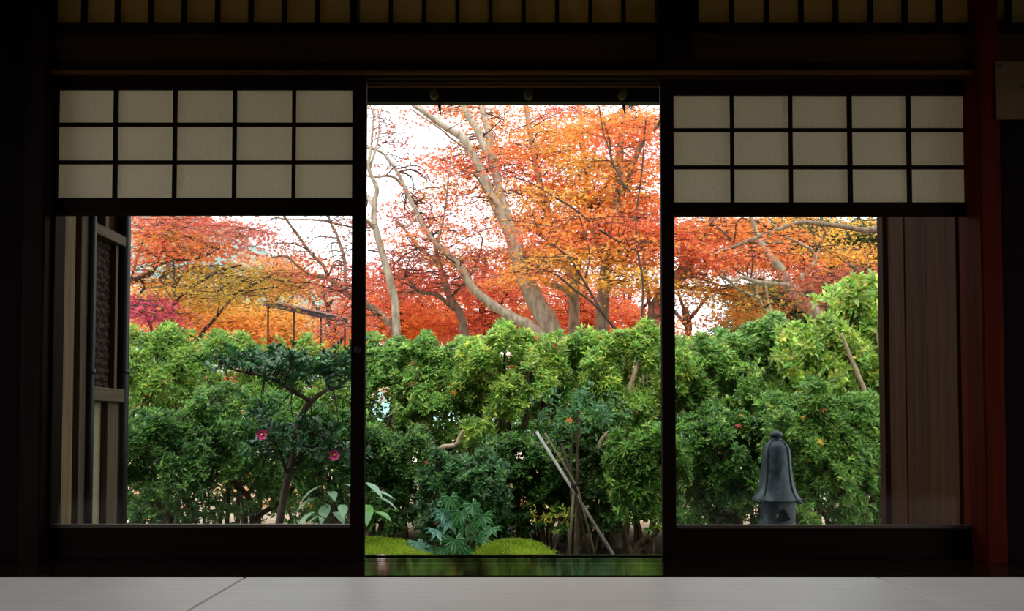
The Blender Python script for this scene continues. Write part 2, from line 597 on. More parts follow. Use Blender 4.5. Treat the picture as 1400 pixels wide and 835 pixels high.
SX0, SX1 = -0.808, 1.162                    # mat seams
mats = [
    (SX0, SX1, 1.925, 2.862, 'wide pale tatami mat lying before the open doorway'),
    (SX0 - 1.97, SX0 - 0.004, 1.925, 2.862, 'pale tatami mat left of the slanting left seam'),
    (SX1 + 0.004, SX1 + 1.97, 1.925, 2.862, 'pale tatami mat right of the slanting right seam'),
]
for x0, x1, y0, y1, lab in mats:
    t = thing('tatami_mat', lab, 'tatami mat', ((x0 + x1) / 2, (y0 + y1) / 2, -0.07), 'tatami mats along the doors')
    box('mat_surface', x0, x1, y0, y1, -0.012, 0.0, 'tatami', t, 0.004)
    box('mat_core', x0 + 0.002, x1 - 0.002, y0 + 0.002, y1 - 0.002, -0.07, -0.0125, 'mid_z', t, 0)
rear = structure(box('trim_2', -3.1, 3.1, -2.5, 1.921, -0.07, -0.001, 'tatami', None, 0.002))

ceil = structure(empty('ceiling', (0, 0.3, 2.6)))
for k in range(10):
    box('ceiling_board', -3.2 + k * 0.64, -3.2 + k * 0.64 + 0.632, -2.6, 3.4, 2.6, 2.62, 'ceiling', ceil, 0.002)
structure(box('roof_slab', -4.3, 4.3, -2.8, 3.4, 2.66, 2.8, 'tile', None, 0))  # widened past the side walls to keep sun out of their openings
ws = structure(empty('wall_left', (-3.2, 0, 0)))
box('wall_segment', -3.2, -3.1, -2.6, 1.0, -0.07, 2.6, 'clay', ws, 0)
box('wall_segment', -3.2, -3.1, 2.75, 3.36, -0.07, 2.6, 'clay', ws, 0)
box('wall_segment', -3.2, -3.1, 1.0, 2.75, 1.9, 2.6, 'clay', ws, 0)  # opening beneath is added, out of view, to let fill light onto the mats
ws = structure(empty('wall_right', (3.1, 0, 0)))
box('wall_segment', 3.1, 3.2, -2.6, 1.0, -0.07, 2.6, 'clay', ws, 0)
box('wall_segment', 3.1, 3.2, 2.75, 3.36, -0.07, 2.6, 'clay', ws, 0)
box('wall_segment', 3.1, 3.2, 1.0, 2.75, 1.9, 2.6, 'clay', ws, 0)  # matching unseen opening, added for daylight fill from the right
structure(box('wall_back', -3.1, 3.1, -2.66, -2.56, -0.07, 2.6, 'clay', None, 0))

wf = structure(empty('wall_front', (0, 3.27, 0)))
box('wall_segment', -3.1, -1.70, 3.24, 3.32, -0.07, 2.6, 'clay', wf, 0)
box('wall_segment', 1.76, 3.1, 3.24, 3.32, -0.07, 2.6, 'clay', wf, 0)
box('wall_segment', -1.8, 1.8, 3.26, 3.32, 2.42, 2.62, 'clay', wf, 0)


def X(px, Y, py=450):
    return at(px, py, Y).x


def Z(py, Y, px=690):
    return at(px, py, Y).z


# posts
box('post', X(28, 3.17), X(58, 3.17), 3.17, 3.33, -0.068, 2.6, 'dark_z', wf, 0.006)
box('post', X(1344, 3.17), X(1373, 3.17), 3.17, 3.33, -0.068, 2.6, 'red_z', wf, 0.006)
box('post', X(903, 3.17, 40), X(948, 3.17, 40), 3.17, 3.33, Z(85, 3.17), 2.6, 'dark_z', wf, 0.006)
# head beam (kamoi) with two tracks on its underside
ZK0, ZK1 = Z(100, YF), Z(86, YF)
kam = structure(empty('trim_3', (0, 3.27, ZK0)))
box('head_beam', X(58, YF), X(1344, YF), YF, 3.34, ZK0 + 0.012, ZK1, 'dark_x', kam, 0.003)
for y0, y1 in ((3.2, 3.222), (3.245, 3.262), (3.285, 3.302), (3.325, 3.34)):
    box('track_ridge', X(58, YF), X(1344, YF), y0, y1, ZK0, ZK0 + 0.0118, 'groove' if y0 < 3.21 or y0 > 3.32 else 'brown_x', kam, 0.0015)
# long rail (nageshi) above, with a brown board
ZN0, ZN1 = Z(85, 3.2) + 0.001, Z(42, 3.2)
nag = structure(empty('trim_4', (0, 3.25, ZN0)))
box('frieze_board', X(58, 3.2), X(903, 3.2), 3.215, 3.32, ZN0, ZN1, 'brown_x', nag, 0.003)
box('frieze_board', X(949, 3.2), X(1420, 3.2), 3.215, 3.32, ZN0, ZN1, 'brown_x', nag, 0.003)
for x0, x1 in ((30, 903), (949, 1430)):
    box('upper_rail', X(x0, 3.2, 30), X(x1, 3.2, 30), 3.19, 3.32, ZN1 + 0.001, Z(30, 3.19), 'dark_x', nag, 0.003)

# ------------------------------------------------------------------ transom windows
ZT0 = Z(30, 3.19) + 0.001
for n, (p0, p1, npan) in enumerate(((64, 484, 9), (484, 903, 9), (949, 1432, 10))):
    x0, x1 = X(p0, 3.22, 10), X(p1, 3.22, 10)
    w = structure(empty('window_%d' % (n + 1), ((x0 + x1) / 2, 3.25, ZT0)))
    box('frame', x0, x0 + 0.012, 3.2, 3.25, ZT0, 2.40, 'dark_z', w, 0.002)
    box('frame', x1 - 0.012, x1, 3.2, 3.25, ZT0, 2.40, 'dark_z', w, 0.002)
    box('frame', x0, x1, 3.2, 3.25, 2.401, 2.42, 'dark_x', w, 0.002)
    xs = np.linspace(x0 + 0.012, x1 - 0.012, npan + 1)
    for i in range(npan):
        box('paper_pane', xs[i] + 0.0065, xs[i + 1] - 0.0065, 3.238, 3.2395, ZT0, 2.40, 'paper_shaded', w, 0)
        if i:
            box('muntin', xs[i] - 0.006, xs[i] + 0.006, 3.212, 3.2505, ZT0, 2.40, 'dark_z', w, 0.0015)
        box('outer_bar', xs[i] + 0.068, xs[i] + 0.094, 3.285, 3.31, ZT0, 2.40, 'dark_z', w, 0.002)


# ------------------------------------------------------------------ sliding shoji doors with glass below
def shoji(name, Y, sl, sr, cols, rows, ytop, gl_top, gl_bot, ybot):
    """sl, sr: outer edges of the left and right stile (pixels of the front face)"""
    y1 = Y + 0.03
    d = structure(empty(name, ((X(sl[0], Y) + X(sr[1], Y)) / 2, Y + 0.015, 0.002)))
    zt, zb = Z(ytop, Y), 0.002
    xl0, xl1, xr0, xr1 = X(sl[0], Y), X(sl[1], Y), X(sr[0], Y), X(sr[1], Y)
    box('stile', xl0, xl1, Y, y1, zb, zt, 'dark_z', d, 0.002)
    box('stile', xr0, xr1, Y, y1, zb, zt, 'dark_z', d, 0.002)
    zp1, zp0 = Z(rows[0][0], Y), Z(rows[-1][1], Y)
    box('rail', xl1, xr0, Y, y1, zp1, zt, 'dark_x', d, 0.002)
    box('rail', xl1, xr0, Y, y1, Z(gl_top, Y), zp0, 'dark_x', d, 0.002)
    zg = Z(gl_bot, Y)
    box('bottom_rail', xl1, xr0, Y, y1, zb, zb + 0.035, 'dark_x', d, 0.002)
    box('bottom_panel', xl1, xr0, Y + 0.006, y1 - 0.006, zb + 0.035, zg - 0.012, 'dark_x', d, 0.001)
    box('glass_bead', xl1, xr0, Y + 0.001, y1 - 0.001, zg - 0.012, zg, 'mid_x', d, 0.002)
    box('glass_pane', xl1, xr0, Y + 0.013, Y + 0.016, zg, Z(gl_top, Y), 'glass', d, 0)
    for i in range(len(cols) - 1):
        a, b = X(cols[i][1], Y, 200), X(cols[i + 1][0], Y, 200)
        box('muntin', a, b, Y + 0.004, Y + 0.018, zp0, zp1, 'dark_z', d, 0.001)
    for j in range(len(rows) - 1):
        box('muntin', xl1, xr0, Y + 0.005, Y + 0.0175, Z(rows[j + 1][0], Y), Z(rows[j][1], Y), 'dark_x', d, 0.001)
    for c0, c1 in cols:
        for r0, r1 in rows:
            box('paper_pane', X(c0, Y, 200) - 0.003, X(c1, Y, 200) + 0.003, Y + 0.0185, Y + 0.0192, Z(r1, Y) - 0.003, Z(r0, Y) + 0.003, 'paper', d, 0)
    return d


q = 2.784
colsL = [(a / q, b / q) for a, b in ((213, 427), (442, 654), (668, 882), (896, 1109), (1122, 1336))]
rowsL = [(a / q, b / q) for a, b in ((337, 464), (478, 608), (621, 752))]
colsR = [(900 + a / q, 900 + b / q) for a, b in ((63, 277), (290, 501), (514, 725), (741, 951), (966, 1177))]
rowsR = [(a / q, b / q) for a, b in ((358, 485), (498, 627), (640, 769))]
shoji('door_1', 3.224, (58, 73), (480, 499), colsL, rowsL, 97, 293, 717, 757)
shoji('door_2', 3.264, (905, 923), (1326, 1344), colsR, rowsR, 100, 294, 718, 757)
# jamb strips at the glass edges, the lit grooves painted as orange wood
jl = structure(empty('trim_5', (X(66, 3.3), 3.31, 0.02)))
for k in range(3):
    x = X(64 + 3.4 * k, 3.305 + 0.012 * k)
    box('lit_jamb_strip', x, x + 0.0035, 3.303 + 0.012 * k, 3.312 + 0.012 * k, 0.02, ZK0, 'groove_z', jl, 0.001)
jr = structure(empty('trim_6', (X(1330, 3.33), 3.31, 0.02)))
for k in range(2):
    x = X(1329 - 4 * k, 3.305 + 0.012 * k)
    box('lit_jamb_strip', x, x + 0.0035, 3.303 + 0.012 * k, 3.312 + 0.012 * k, 0.02, ZK0, 'groove_z', jr, 0.001)
# door pull
pull = lathe('door_pull', [(0.001, 0.0), (0.011, 0.0), (0.013, -0.0015), (0.010, -0.003), (0.001, -0.003)], 'iron', bpy.data.objects['door_1'], 20)
pull.location = Vector((X(489, 3.224, 478), 3.2235, Z(478, 3.224))) - bpy.data.objects['door_1'].location
pull.rotation_euler = (-math.pi / 2, 0, 0)

# notice on the right post
nt_ = thing('paper_notice', 'aged paper notice pinned at the top of the right post', 'notice', (X(1362, 3.16, 120), 3.162, Z(163, 3.16)))
box('sheet', X(1362, 3.16, 120), X(1422, 3.16, 120), 3.161, 3.1625, Z(163, 3.16), Z(84, 3.16), 'notice', nt_, 0)
pin = lathe('pin', [(0.0005, -0.004), (0.0035, -0.003), (0.0045, 0.0)], 'iron', nt_, 12)
pin.location = Vector((X(1368, 3.16, 90), 3.1605, Z(89, 3.16))) - nt_.location
pin.rotation_euler = (-math.pi / 2, 0, 0)
box('ink_mark', X(1393, 3.16, 118), X(1412, 3.16, 118), 3.1603, 3.161, Z(120, 3.16), Z(116.5, 3.16), 'ink', nt_, 0)

# ------------------------------------------------------------------ eaves
roof = structure(empty('roof_eave', (0, 4.3, 2.6)))
B = Buf()
y0, z0, y1, z1, th = 3.35, 3.08, 5.42, Z(121, 5.36) + 0.02, 0.06
B.add([(-4, y0, z0), (4, y0, z0), (4, y1, z1), (-4, y1, z1), (-4, y0, z0 + th), (4, y0, z0 + th), (4, y1, z1 + th), (-4, y1, z1 + th)],
      None, [(0, 1, 2, 3), (7, 6, 5, 4), (0, 4, 5, 1), (1, 5, 6, 2), (2, 6, 7, 3), (3, 7, 4, 0)])
B.build('eave_board', 'tile', roof, False)
box('fascia', -4, 4, 5.36, 5.42, Z(139.5, 5.36), z1, 'tile', roof, 0.004)
box('upper_wall', -4, 4, 3.34, 3.40, 2.40, 3.08, 'clay', roof, 0)
for px in (464, 593, 723, 852, 981):
    x = X(px, 5.3, 127)
    b = Buf()
    tube(b, [(x, 5.30, Z(127, 5.3), 0.026), (x, 5.36, Z(127, 5.3), 0.026)], 16)
    b.build('log_end', 'log', roof, True)
for px in (601, 853):
    x = X(px, 5.4, 140)
    z = Z(139, 5.4)
    b = Buf()
    tube(b, spline([(x - 0.004, 5.40, z + 0.01, 0.011), (x, 5.40, z - 0.03, 0.010), (x + 0.003, 5.40, z - 0.055, 0.006), (x + 0.007, 5.40, z - 0.078, 0.003)], 4), 8)
    b.build('gutter_hook', 'iron', roof, True)
for k in range(9):
    x = -3.6 + 0.9 * k
    b = Buf()
    tube(b, [(x, 3.42, 3.03, 0.03), (x, 5.28, z1 - 0.015, 0.03)], 8)
    b.build('rafter', 'tile', roof, True)

# ------------------------------------------------------------------ exterior wing walls at both ends of the eave
GZ = -0.55
XL = -2.1
wl = structure(empty('wall_outside_left', (XL, 4.6, GZ)))


def yl(px, x=XL):
    return x * F / (px - 690)


box('pale_post', XL - 0.12, XL, yl(62), yl(100), GZ, 2.9, 'pale_z', wl, 0.004)
box('recess_board', XL - 0.12, XL - 0.06, yl(100) + 0.001, yl(108), GZ, 2.9, 'mid_z', wl, 0)
box('narrow_post', XL - 0.12, XL, yl(108) + 0.001, yl(118.5), GZ, 2.9, 'mid_z', wl, 0.003)
zl0, zl1 = 0.60, 0.672
box('plaster_panel', XL - 0.09, XL - 0.035, yl(118.5) + 0.002, 4.815, GZ, zl0, 'plaster', wl, 0.002)
box('end_post', XL - 0.10, XL, 4.817, 4.95, GZ, zl0, 'mid_z', wl, 0.004)
box('ledge', XL - 0.11, XL + 0.025, yl(118.5) + 0.002, 4.97, zl0 + 0.001, zl1, 'mid_y', wl, 0.004)
zr = 1.455
# woven panel, built as staggered strips of plaited bark
wp = empty('woven_panel', Vector((XL - 0.04, 4.75, zl1)) - wl.location)
wp.parent = wl
bw = Buf()
ny, nz = 24, 150
yy = np.linspace(yl(118.5) + 0.002, 4.93, ny + 1)
zz = np.linspace(zl1 + 0.001, zr - 0.001, nz + 1)
gy, gz = np.meshgrid(yy, zz)
wx = XL - 0.035 + 0.006 * np.sign(np.sin(gy * 110)) * np.sin(gz * 75 + 3.0 * np.sin(gy * 55))
V = np.stack([wx, gy, gz], -1).reshape(-1, 3) - np.array(wl.location) - np.array(wp.location)
i, j = np.meshgrid(np.arange(nz), np.arange(ny), indexing='ij')
a = i * (ny + 1) + j
bw.add(V, None, np.stack([a, a + 1, a + ny + 2, a + ny + 1], -1).reshape(-1, 4))
o = bw.build('woven_bark', 'weave', None, True)
o.parent = wp
stuff(o)
box('backing_board', XL - 0.09, XL - 0.05, yl(118.5) + 0.002, 5.06, zl1 + 0.001, 2.9, 'plank2_z', wl, 0)
box('panel_edge', XL - 0.045, XL - 0.005, 4.90, 4.935, zl1 + 0.001, zr, 'mid_z', wl, 0.002)
box('upper_rail', XL - 0.05, XL + 0.02, yl(118.5) + 0.002, 4.97, zr, zr + 0.055, 'mid_y', wl, 0.003)
box('small_post', XL - 0.05, XL - 0.01, 4.78, 4.82, zr + 0.056, 2.9, 'mid_z', wl, 0.002)
for nm, lab, px, Y, r in (('downpipe', 'dark round rain pipe between the pale post and woven panel', 124.0, 4.585, 0.022),
                          ('downpipe', 'thicker dark rain pipe at garden end of woven panel', 168.5, 5.03, 0.033)):
    x = X(px, Y)
    t = thing(nm, lab, 'drainpipe', (x, Y, GZ))
    b = Buf()
    tube(b, [(x, Y, GZ - 0.02, r), (x, Y, 0.5, r), (x, Y, 1.5, r), (x, Y, 2.62, r)], 20)
    b.build('pipe', 'pipe', t)
    zc = Z(508, Y)
    b = Buf()
    tube(b, [(x, Y, zc - 0.012, r + 0.004), (x, Y, zc + 0.012, r + 0.004)], 20)
    b.build('clamp', 'iron', t)
    box('bracket', XL - 0.02, x, Y - 0.006, Y + 0.006, zc - 0.006, zc + 0.006, 'iron', t, 0.001)

XR = 2.1
wr = structure(empty('wall_outside_right', (XR, 4.6, GZ)))


def yr(px):
    return XR * F / (px - 690)


box('corner_post', XR - 0.02, XR + 0.08, yr(1215), yr(1207), GZ, 2.75, 'plank2_z', wr, 0.004)
for p0, p1, mt, dx in ((1216, 1238, 'plank_z', 0), (1238.5, 1268, 'plank2_z', 0.003), (1268.6, 1310, 'plank_z', -0.002)):
    box('plank', XR + 0.002 + dx, XR + 0.03 + dx, yr(p1), yr(p0) - 0.004, GZ, 2.85, mt, wr, 0.003)
box('inner_post', XR + 0.012, XR + 0.12, 3.36, yr(1310.6), GZ, 2.95, 'dark_z', wr, 0.004)

# ------------------------------------------------------------------ ground and far hill
n = 60
B = Buf()
gx = np.linspace(-60, 60, 41)
gyv = np.concatenate([np.linspace(-30, 3.3, 8), np.linspace(3.5, 20, 60), np.linspace(22, 130, 20)])
gX, gY = np.meshgrid(gx, gyv)
gZ = GZ + 0.02 * np.sin(gX * 2.1) * np.sin(gY * 1.7) - 0.02
B.add(np.stack([gX, gY, gZ], -1).reshape(-1, 3), None,
      np.array([[i * 41 + j, i * 41 + j + 1, (i + 1) * 41 + j + 1, (i + 1) * 41 + j] for i in range(len(gyv) - 1) for j in range(40)]))
structure(B.build('ground', 'ground', None))

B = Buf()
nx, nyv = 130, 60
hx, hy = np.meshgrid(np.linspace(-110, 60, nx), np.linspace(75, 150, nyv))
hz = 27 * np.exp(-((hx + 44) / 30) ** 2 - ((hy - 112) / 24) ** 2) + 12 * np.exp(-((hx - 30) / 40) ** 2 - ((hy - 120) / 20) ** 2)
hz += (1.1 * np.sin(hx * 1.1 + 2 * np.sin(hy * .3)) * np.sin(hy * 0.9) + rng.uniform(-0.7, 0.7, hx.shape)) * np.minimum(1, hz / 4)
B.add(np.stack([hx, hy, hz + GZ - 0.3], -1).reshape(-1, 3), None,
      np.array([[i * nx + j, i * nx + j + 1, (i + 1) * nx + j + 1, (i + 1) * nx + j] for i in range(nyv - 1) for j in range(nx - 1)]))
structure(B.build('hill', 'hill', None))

# ------------------------------------------------------------------ maples
PAL = {
    'orange': [(244, 130, 48), (240, 112, 44), (248, 150, 55), (232, 96, 50), (226, 158, 58)],
    'orangered': [(236, 100, 58), (222, 84, 54), (246, 124, 60), (212, 74, 60), (240, 140, 62)],
    'orangeyellow': [(244, 156, 48), (240, 170, 55), (248, 136, 46), (228, 176, 62), (206, 164, 60)],
    'yellow': [(240, 185, 60), (232, 170, 45), (246, 160, 45), (205, 175, 60)],
    'red': [(214, 92, 56), (198, 76, 56), (232, 120, 62), (176, 62, 58)],
    'pink': [(196, 92, 74), (184, 78, 72), (218, 112, 78), (190, 86, 84)],
    'brownred': [(160, 78, 60), (176, 92, 64), (138, 66, 62)],
    'crimson': [(190, 40, 78), (172, 32, 66), (204, 54, 84)],
    'olive': [(172, 140, 36), (188, 148, 38), (150, 132, 40), (204, 140, 40)],
    'oliveorange': [(206, 128, 40), (180, 132, 42), (226, 118, 42), (160, 128, 46)],
    'rust': [(168, 66, 46), (152, 54, 42), (186, 84, 50)],
    'peach': [(240, 150, 88), (236, 138, 74), (244, 164, 96)],
    'darkgreen': [(62, 78, 36), (52, 66, 32), (82, 92, 40)],
    'tealgreen': [(92, 124, 96), (80, 110, 84), (110, 138, 100)],
}


def pick_cols(pal, n, jit=0.10):
    c = lin(np.array(PAL[pal] if isinstance(pal, str) else pal)) ** (0.84 if isinstance(pal, str) else 0.92)
    base = c[rng.integers(0, len(c), n)]
    return np.clip(base * rng.uniform(1 - jit * 2, 1 + jit, (n, 1)) * rng.uniform(1 - jit, 1 + jit, (n, 3)), 0.002, 0.95)


def px_path(pts, Y, dY=0.0, ground=False):
    """pixel polyline (x, y, width in px) -> rows x y z r, drifting dY in depth along its length"""
    out = []
    n = len(pts)
    for k, (x, y, w) in enumerate(pts):
        yy = Y + dY * k / max(1, n - 1)
        p = at(x, y, yy)
        out.append((p.x, p.y, p.z, w * yy / F / 2))
    if ground:
        p = out[0]
        if len(pts) > 1:
            q_ = out[1]
            s = (p[0] - q_[0]) / max(0.05, (q_[2] - p[2])) * 0.5
        h = p[2] - (GZ - 0.1)
        foot = [(p[0] + s * h, p[1], GZ - 0.1, p[3] * 1.55), (p[0] + s * h * 0.9, p[1], GZ + 0.06, p[3] * 1.25), (p[0] + s * h * 0.5, p[1], GZ + h * 0.55, p[3] * 1.08)]
        out = foot + out
    return out


def pad_leaves(buf, c, R, n, pal, size, shape, tilt, thick, jit=0.10):
    """one flat spray of a maple: leaves spread over a slightly drooping disk"""
    r = R * np.sqrt(rng.uniform(0.0, 1, n))
    t = rng.uniform(0, 2 * math.pi, n)
    t = np.round(t / (math.pi / 5.5)) * (math.pi / 5.5) + rng.normal(0, 0.13, n) + tilt[0]     # along radiating twigs
    ex = 1.25
    P = np.stack([ex * r * np.cos(t), r * np.sin(t), -0.20 * r * r / max(R, 0.1) + rng.normal(0, thick, n)], -1)
    P[:, 2] += P[:, 0] * tilt[1] + P[:, 1] * tilt[2]
    D = np.stack([np.cos(t), np.sin(t), np.full(n, -0.25)], -1) + rng.normal(0, 0.45, (n, 3))
    N = np.array([0, -0.35, 1.0]) + rng.normal(0, 0.5, (n, 3))
    L = size * 0.84 * rng.uniform(0.65, 1.25, n)
    base = pick_cols(pal, 1, 0.06)
    C = np.clip(base * 0.4 + pick_cols(pal, n, jit) * 0.6, 0.002, 0.95)
    leaves(buf, P + np.array(c), D, N, L, L * 1.0, C, shape)


def maple(name, label, Y, trunk, limbs, regions, bark='bark_pale', size=0.055, shape='maple5', dens=1.0, R=(0.26, 0.56), group=None, category='tree', front=0.25):
    """trunk: pixel path from the hedge upward; limbs: [(path, dY)]; regions: (cx, cy, rx, ry, pads, palette)"""
    tp = px_path(trunk, Y, 0, True)
    root = thing(name, label, category, (tp[0][0], tp[0][1], GZ), group)
    anchors = []
    b = Buf()
    s = spline(tp, 5)
    tube(b, s, 10, 0.05)
    b.build('trunk', bark, root)
    anchors.append(s[len(s) // 3:])
    for path, dY in limbs:
        s = spline(px_path(path, Y, dY), 5)
        b = Buf()
        tube(b, s, 8, 0.05)
        b.build('branch', bark, root)
        anchors.append(s)
    A = np.concatenate(anchors)
    tw, lf = Buf(), Buf()
    for cx, cy, rx, ry, npad, pal in regions:
        for _ in range(npad):
            a = rng.uniform(0, 2 * math.pi)
            rr = math.sqrt(rng.uniform(0, 1))
            yy = Y + (rng.uniform(-0.9, -0.1) if rng.uniform() < front else rng.uniform(0.15, 2.0))
            c = np.array(at(cx + rx * rr * math.cos(a), cy + ry * rr * math.sin(a), yy))
            k = np.argmin(np.linalg.norm(A[:, :3] - c, axis=1) + 0.8 * np.maximum(0, A[:, 2] - c[2]))
            p0 = A[k]
            mid = (p0[:3] + c) / 2 + np.array([rng.normal(0, 0.08), rng.normal(0, 0.08), 0.08 * np.linalg.norm(c - p0[:3])])
            r0 = min(p0[3] * 0.5, 0.010)
            tube(tw, spline([(*p0[:3], r0), (*mid, r0 * 0.7), (*c, 0.003)], 4), 5)
            Rp = rng.uniform(*R)
            tilt = (rng.uniform(0, 1), rng.normal(0, 0.18), rng.normal(0, 0.12))
            pad_leaves(lf, c, Rp, int(150 * dens * Rp * Rp / 0.2), pal, size, shape, tilt, 0.028 + 0.05 * rng.uniform())
            for q_ in range(4):
                t = rng.uniform(0, 2 * math.pi)
                e = c + np.array([math.cos(t) * Rp * 1.1, math.sin(t) * Rp * 0.9, -0.15 * Rp + Rp * math.cos(t) * tilt[1]])
                tube(tw, [(*c, 0.003), (*((c + e) / 2 + np.array([0, 0, 0.02])), 0.0024), (*e, 0.0014)], 4)
    o = tw.build('twigs', 'bark_dark', root)
    stuff(o)
    o = lf.build('foliage', 'leaf', root, False)
    stuff(o)
    return root


# --- centre of the view
maple('maple_tree', 'slim pale-barked maple just right of left door stile, its stem running straight up', 11.3,
      [(543, 468, 11), (541, 430, 11), (539, 408, 11), (528, 365, 10), (515, 319, 9), (511, 299, 8), (512.5, 273, 7), (515, 257, 6), (504, 229, 5), (507, 205, 4), (510, 170, 3), (512, 140, 2)],
      [([(511, 283, 6), (504, 272, 5), (497, 262, 4), (486, 240, 3)], 0.4), ([(512, 312, 7), (503, 303, 5), (494, 297, 4), (484, 290, 3)], -0.4),
       ([(505, 232, 4), (517, 190, 3), (519, 160, 2.5), (524, 140, 2)], 0.5)],
      [(520, 180, 18, 28, 7, 'brownred'), (535, 205, 22, 22, 4, 'pink'), (505, 160, 12, 22, 4, 'orangered'), (505, 290, 15, 22, 2, 'pink'), (480, 330, 18, 30, 6, 'brownred')],
      'bark_pale', 0.05, dens=0.42, R=(0.2, 0.4))
maple('maple_tree', 'dark-stemmed forked maple above hedge between pale stem and leaning trunk', 12.6,
      [(636, 458, 12), (629, 429, 11), (616, 408, 10), (606, 380, 9), (601, 362, 7), (595, 337, 5), (590, 315, 3)],
      [([(600, 362, 6), (588, 350, 5), (573, 339, 5), (556, 317, 4), (543, 304, 3)], 0.6),
       ([(621, 423, 7), (597, 403, 6), (573, 399, 5), (562, 386, 4), (549, 380, 4), (521, 373, 3)], -0.7),
       ([(616, 408, 5), (640, 380, 4), (655, 350, 3), (660, 325, 2)], 0.9)],
      [(580, 330, 45, 18, 9, 'orangered'), (550, 360, 40, 18, 9, 'red'), (575, 395, 45, 14, 9, 'red'), (640, 370, 40, 25, 13, 'red'), (530, 400, 30, 25, 8, 'orangered'), (660, 330, 30, 20, 5, 'red'), (575, 355, 30, 14, 5, 'brownred')],
      'bark_brown', 0.055, dens=0.72)
maple('maple_tree', 'maple with long pale trunk leaning far to left over the hedge', 11.8,
      [(731, 451, 15), (710, 439, 15), (672, 416, 13), (646, 393, 12), (633, 371, 11), (612, 347, 10), (597, 334, 8), (584, 317, 7), (560, 271, 6), (546, 240, 5), (532, 219, 4), (521, 208, 3.5), (500, 201, 3)],
      [([(551, 254, 5), (540, 243, 4), (528, 240, 4), (515, 242, 3), (500, 240, 2.5)], -0.5),
       ([(597, 334, 4), (606, 300, 3), (610, 275, 2.5), (614, 230, 2)], -0.6), ([(572, 292, 3), (556, 310, 3), (540, 300, 2)], -0.5)],
      [(555, 285, 28, 12, 7, 'orangered'), (590, 300, 35, 16, 10, 'orangered'), (605, 320, 30, 14, 8, 'orange'), (608, 262, 20, 12, 5, 'orangeyellow'), (588, 265, 22, 10, 4, 'orangered'),
       (545, 300, 22, 14, 4, 'pink'), (548, 222, 18, 10, 3, 'brownred'), (620, 345, 25, 12, 5, 'oliveorange')],
      'bark_pale', 0.05, dens=0.6, R=(0.22, 0.48))
maple('maple_tree', 'big grey maple trunk leaning left and forking high, left of the doorway middle', 12.2,
      [(754, 454, 30), (737, 421, 27), (724, 395, 24), (713, 371, 22), (706, 340, 22), (698, 315, 21), (684, 290, 17), (672, 268, 13), (663, 245, 12), (656, 229, 11), (644, 208, 11), (633, 189, 12), (623, 182, 10), (600, 168, 8), (581, 154, 7), (565, 143, 6), (540, 125, 4)],
      [([(700, 320, 16), (690, 290, 15), (682, 262, 13), (679, 238, 12), (673, 215, 11), (668, 182, 10), (663, 161, 9), (658, 143, 8), (652, 110, 6)], 0.7),
       ([(676, 220, 9), (663, 203, 10), (654, 180, 10), (642, 161, 9), (634, 145, 8), (625, 120, 6)], 0.3),
       ([(640, 205, 4), (618, 190, 3), (602, 176, 2.5), (560, 148, 2)], -0.6), ([(684, 288, 5), (664, 262, 4), (650, 240, 3), (635, 232, 2)], -0.8)],
      [(640, 150, 40, 14, 9, 'orange'), (600, 152, 30, 8, 4, 'orangered'), (612, 215, 28, 12, 7, 'orangered'), (628, 235, 26, 14, 6, 'orange'), (598, 225, 22, 12, 4, 'red'), (650, 270, 22, 16, 4, 'red'),
       (665, 200, 25, 22, 7, 'orange'), (690, 165, 28, 22, 9, 'orange'), (695, 225, 30, 22, 10, 'orangered'), (632, 262, 22, 10, 4, 'orangeyellow'), (680, 300, 22, 10, 3, 'orangered'), (705, 270, 22, 20, 6, 'orange')],
      'bark_pale', 0.056, dens=0.7, front=0.08)
maple('maple_tree', 'upright pale grey maple trunk with a stub bough low on its left', 12.9,
      [(785, 464, 15), (785, 430, 15), (785, 408, 15), (784, 388, 15), (778, 370, 14), (767, 350, 13), (754, 315, 11), (746, 280, 10), (738, 252, 9), (729, 205, 8), (723, 170, 7), (719, 140, 6)],
      [([(785, 392, 10), (790, 366, 9), (794, 345, 9), (797, 325, 9), (800, 288, 8), (803, 245, 8), (800, 224, 8), (796, 192, 7), (793, 154, 6), (792, 120, 5)], 0.5),
       ([(783, 408, 10), (775, 397, 9), (762, 391, 8), (748, 387, 7), (735, 376, 4)], -0.6), ([(802, 240, 5), (811, 220, 5), (815, 195, 4), (818, 160, 3)], 0.8)],
      [(755, 175, 40, 24, 16, 'orangeyellow'), (720, 200, 30, 30, 12, 'orange'), (775, 215, 30, 16, 10, 'yellow'), (740, 240, 35, 22, 14, 'orange'), (765, 275, 40, 12, 9, 'orangeyellow'), (735, 310, 40, 22, 16, 'orange'), (765, 340, 35, 18, 10, 'orange'), (735, 355, 38, 16, 12, 'orange'), (720, 380, 30, 10, 7, 'orangeyellow'), (760, 150, 40, 10, 8, 'red')],
      'bark_pale', 0.058, dens=0.95)
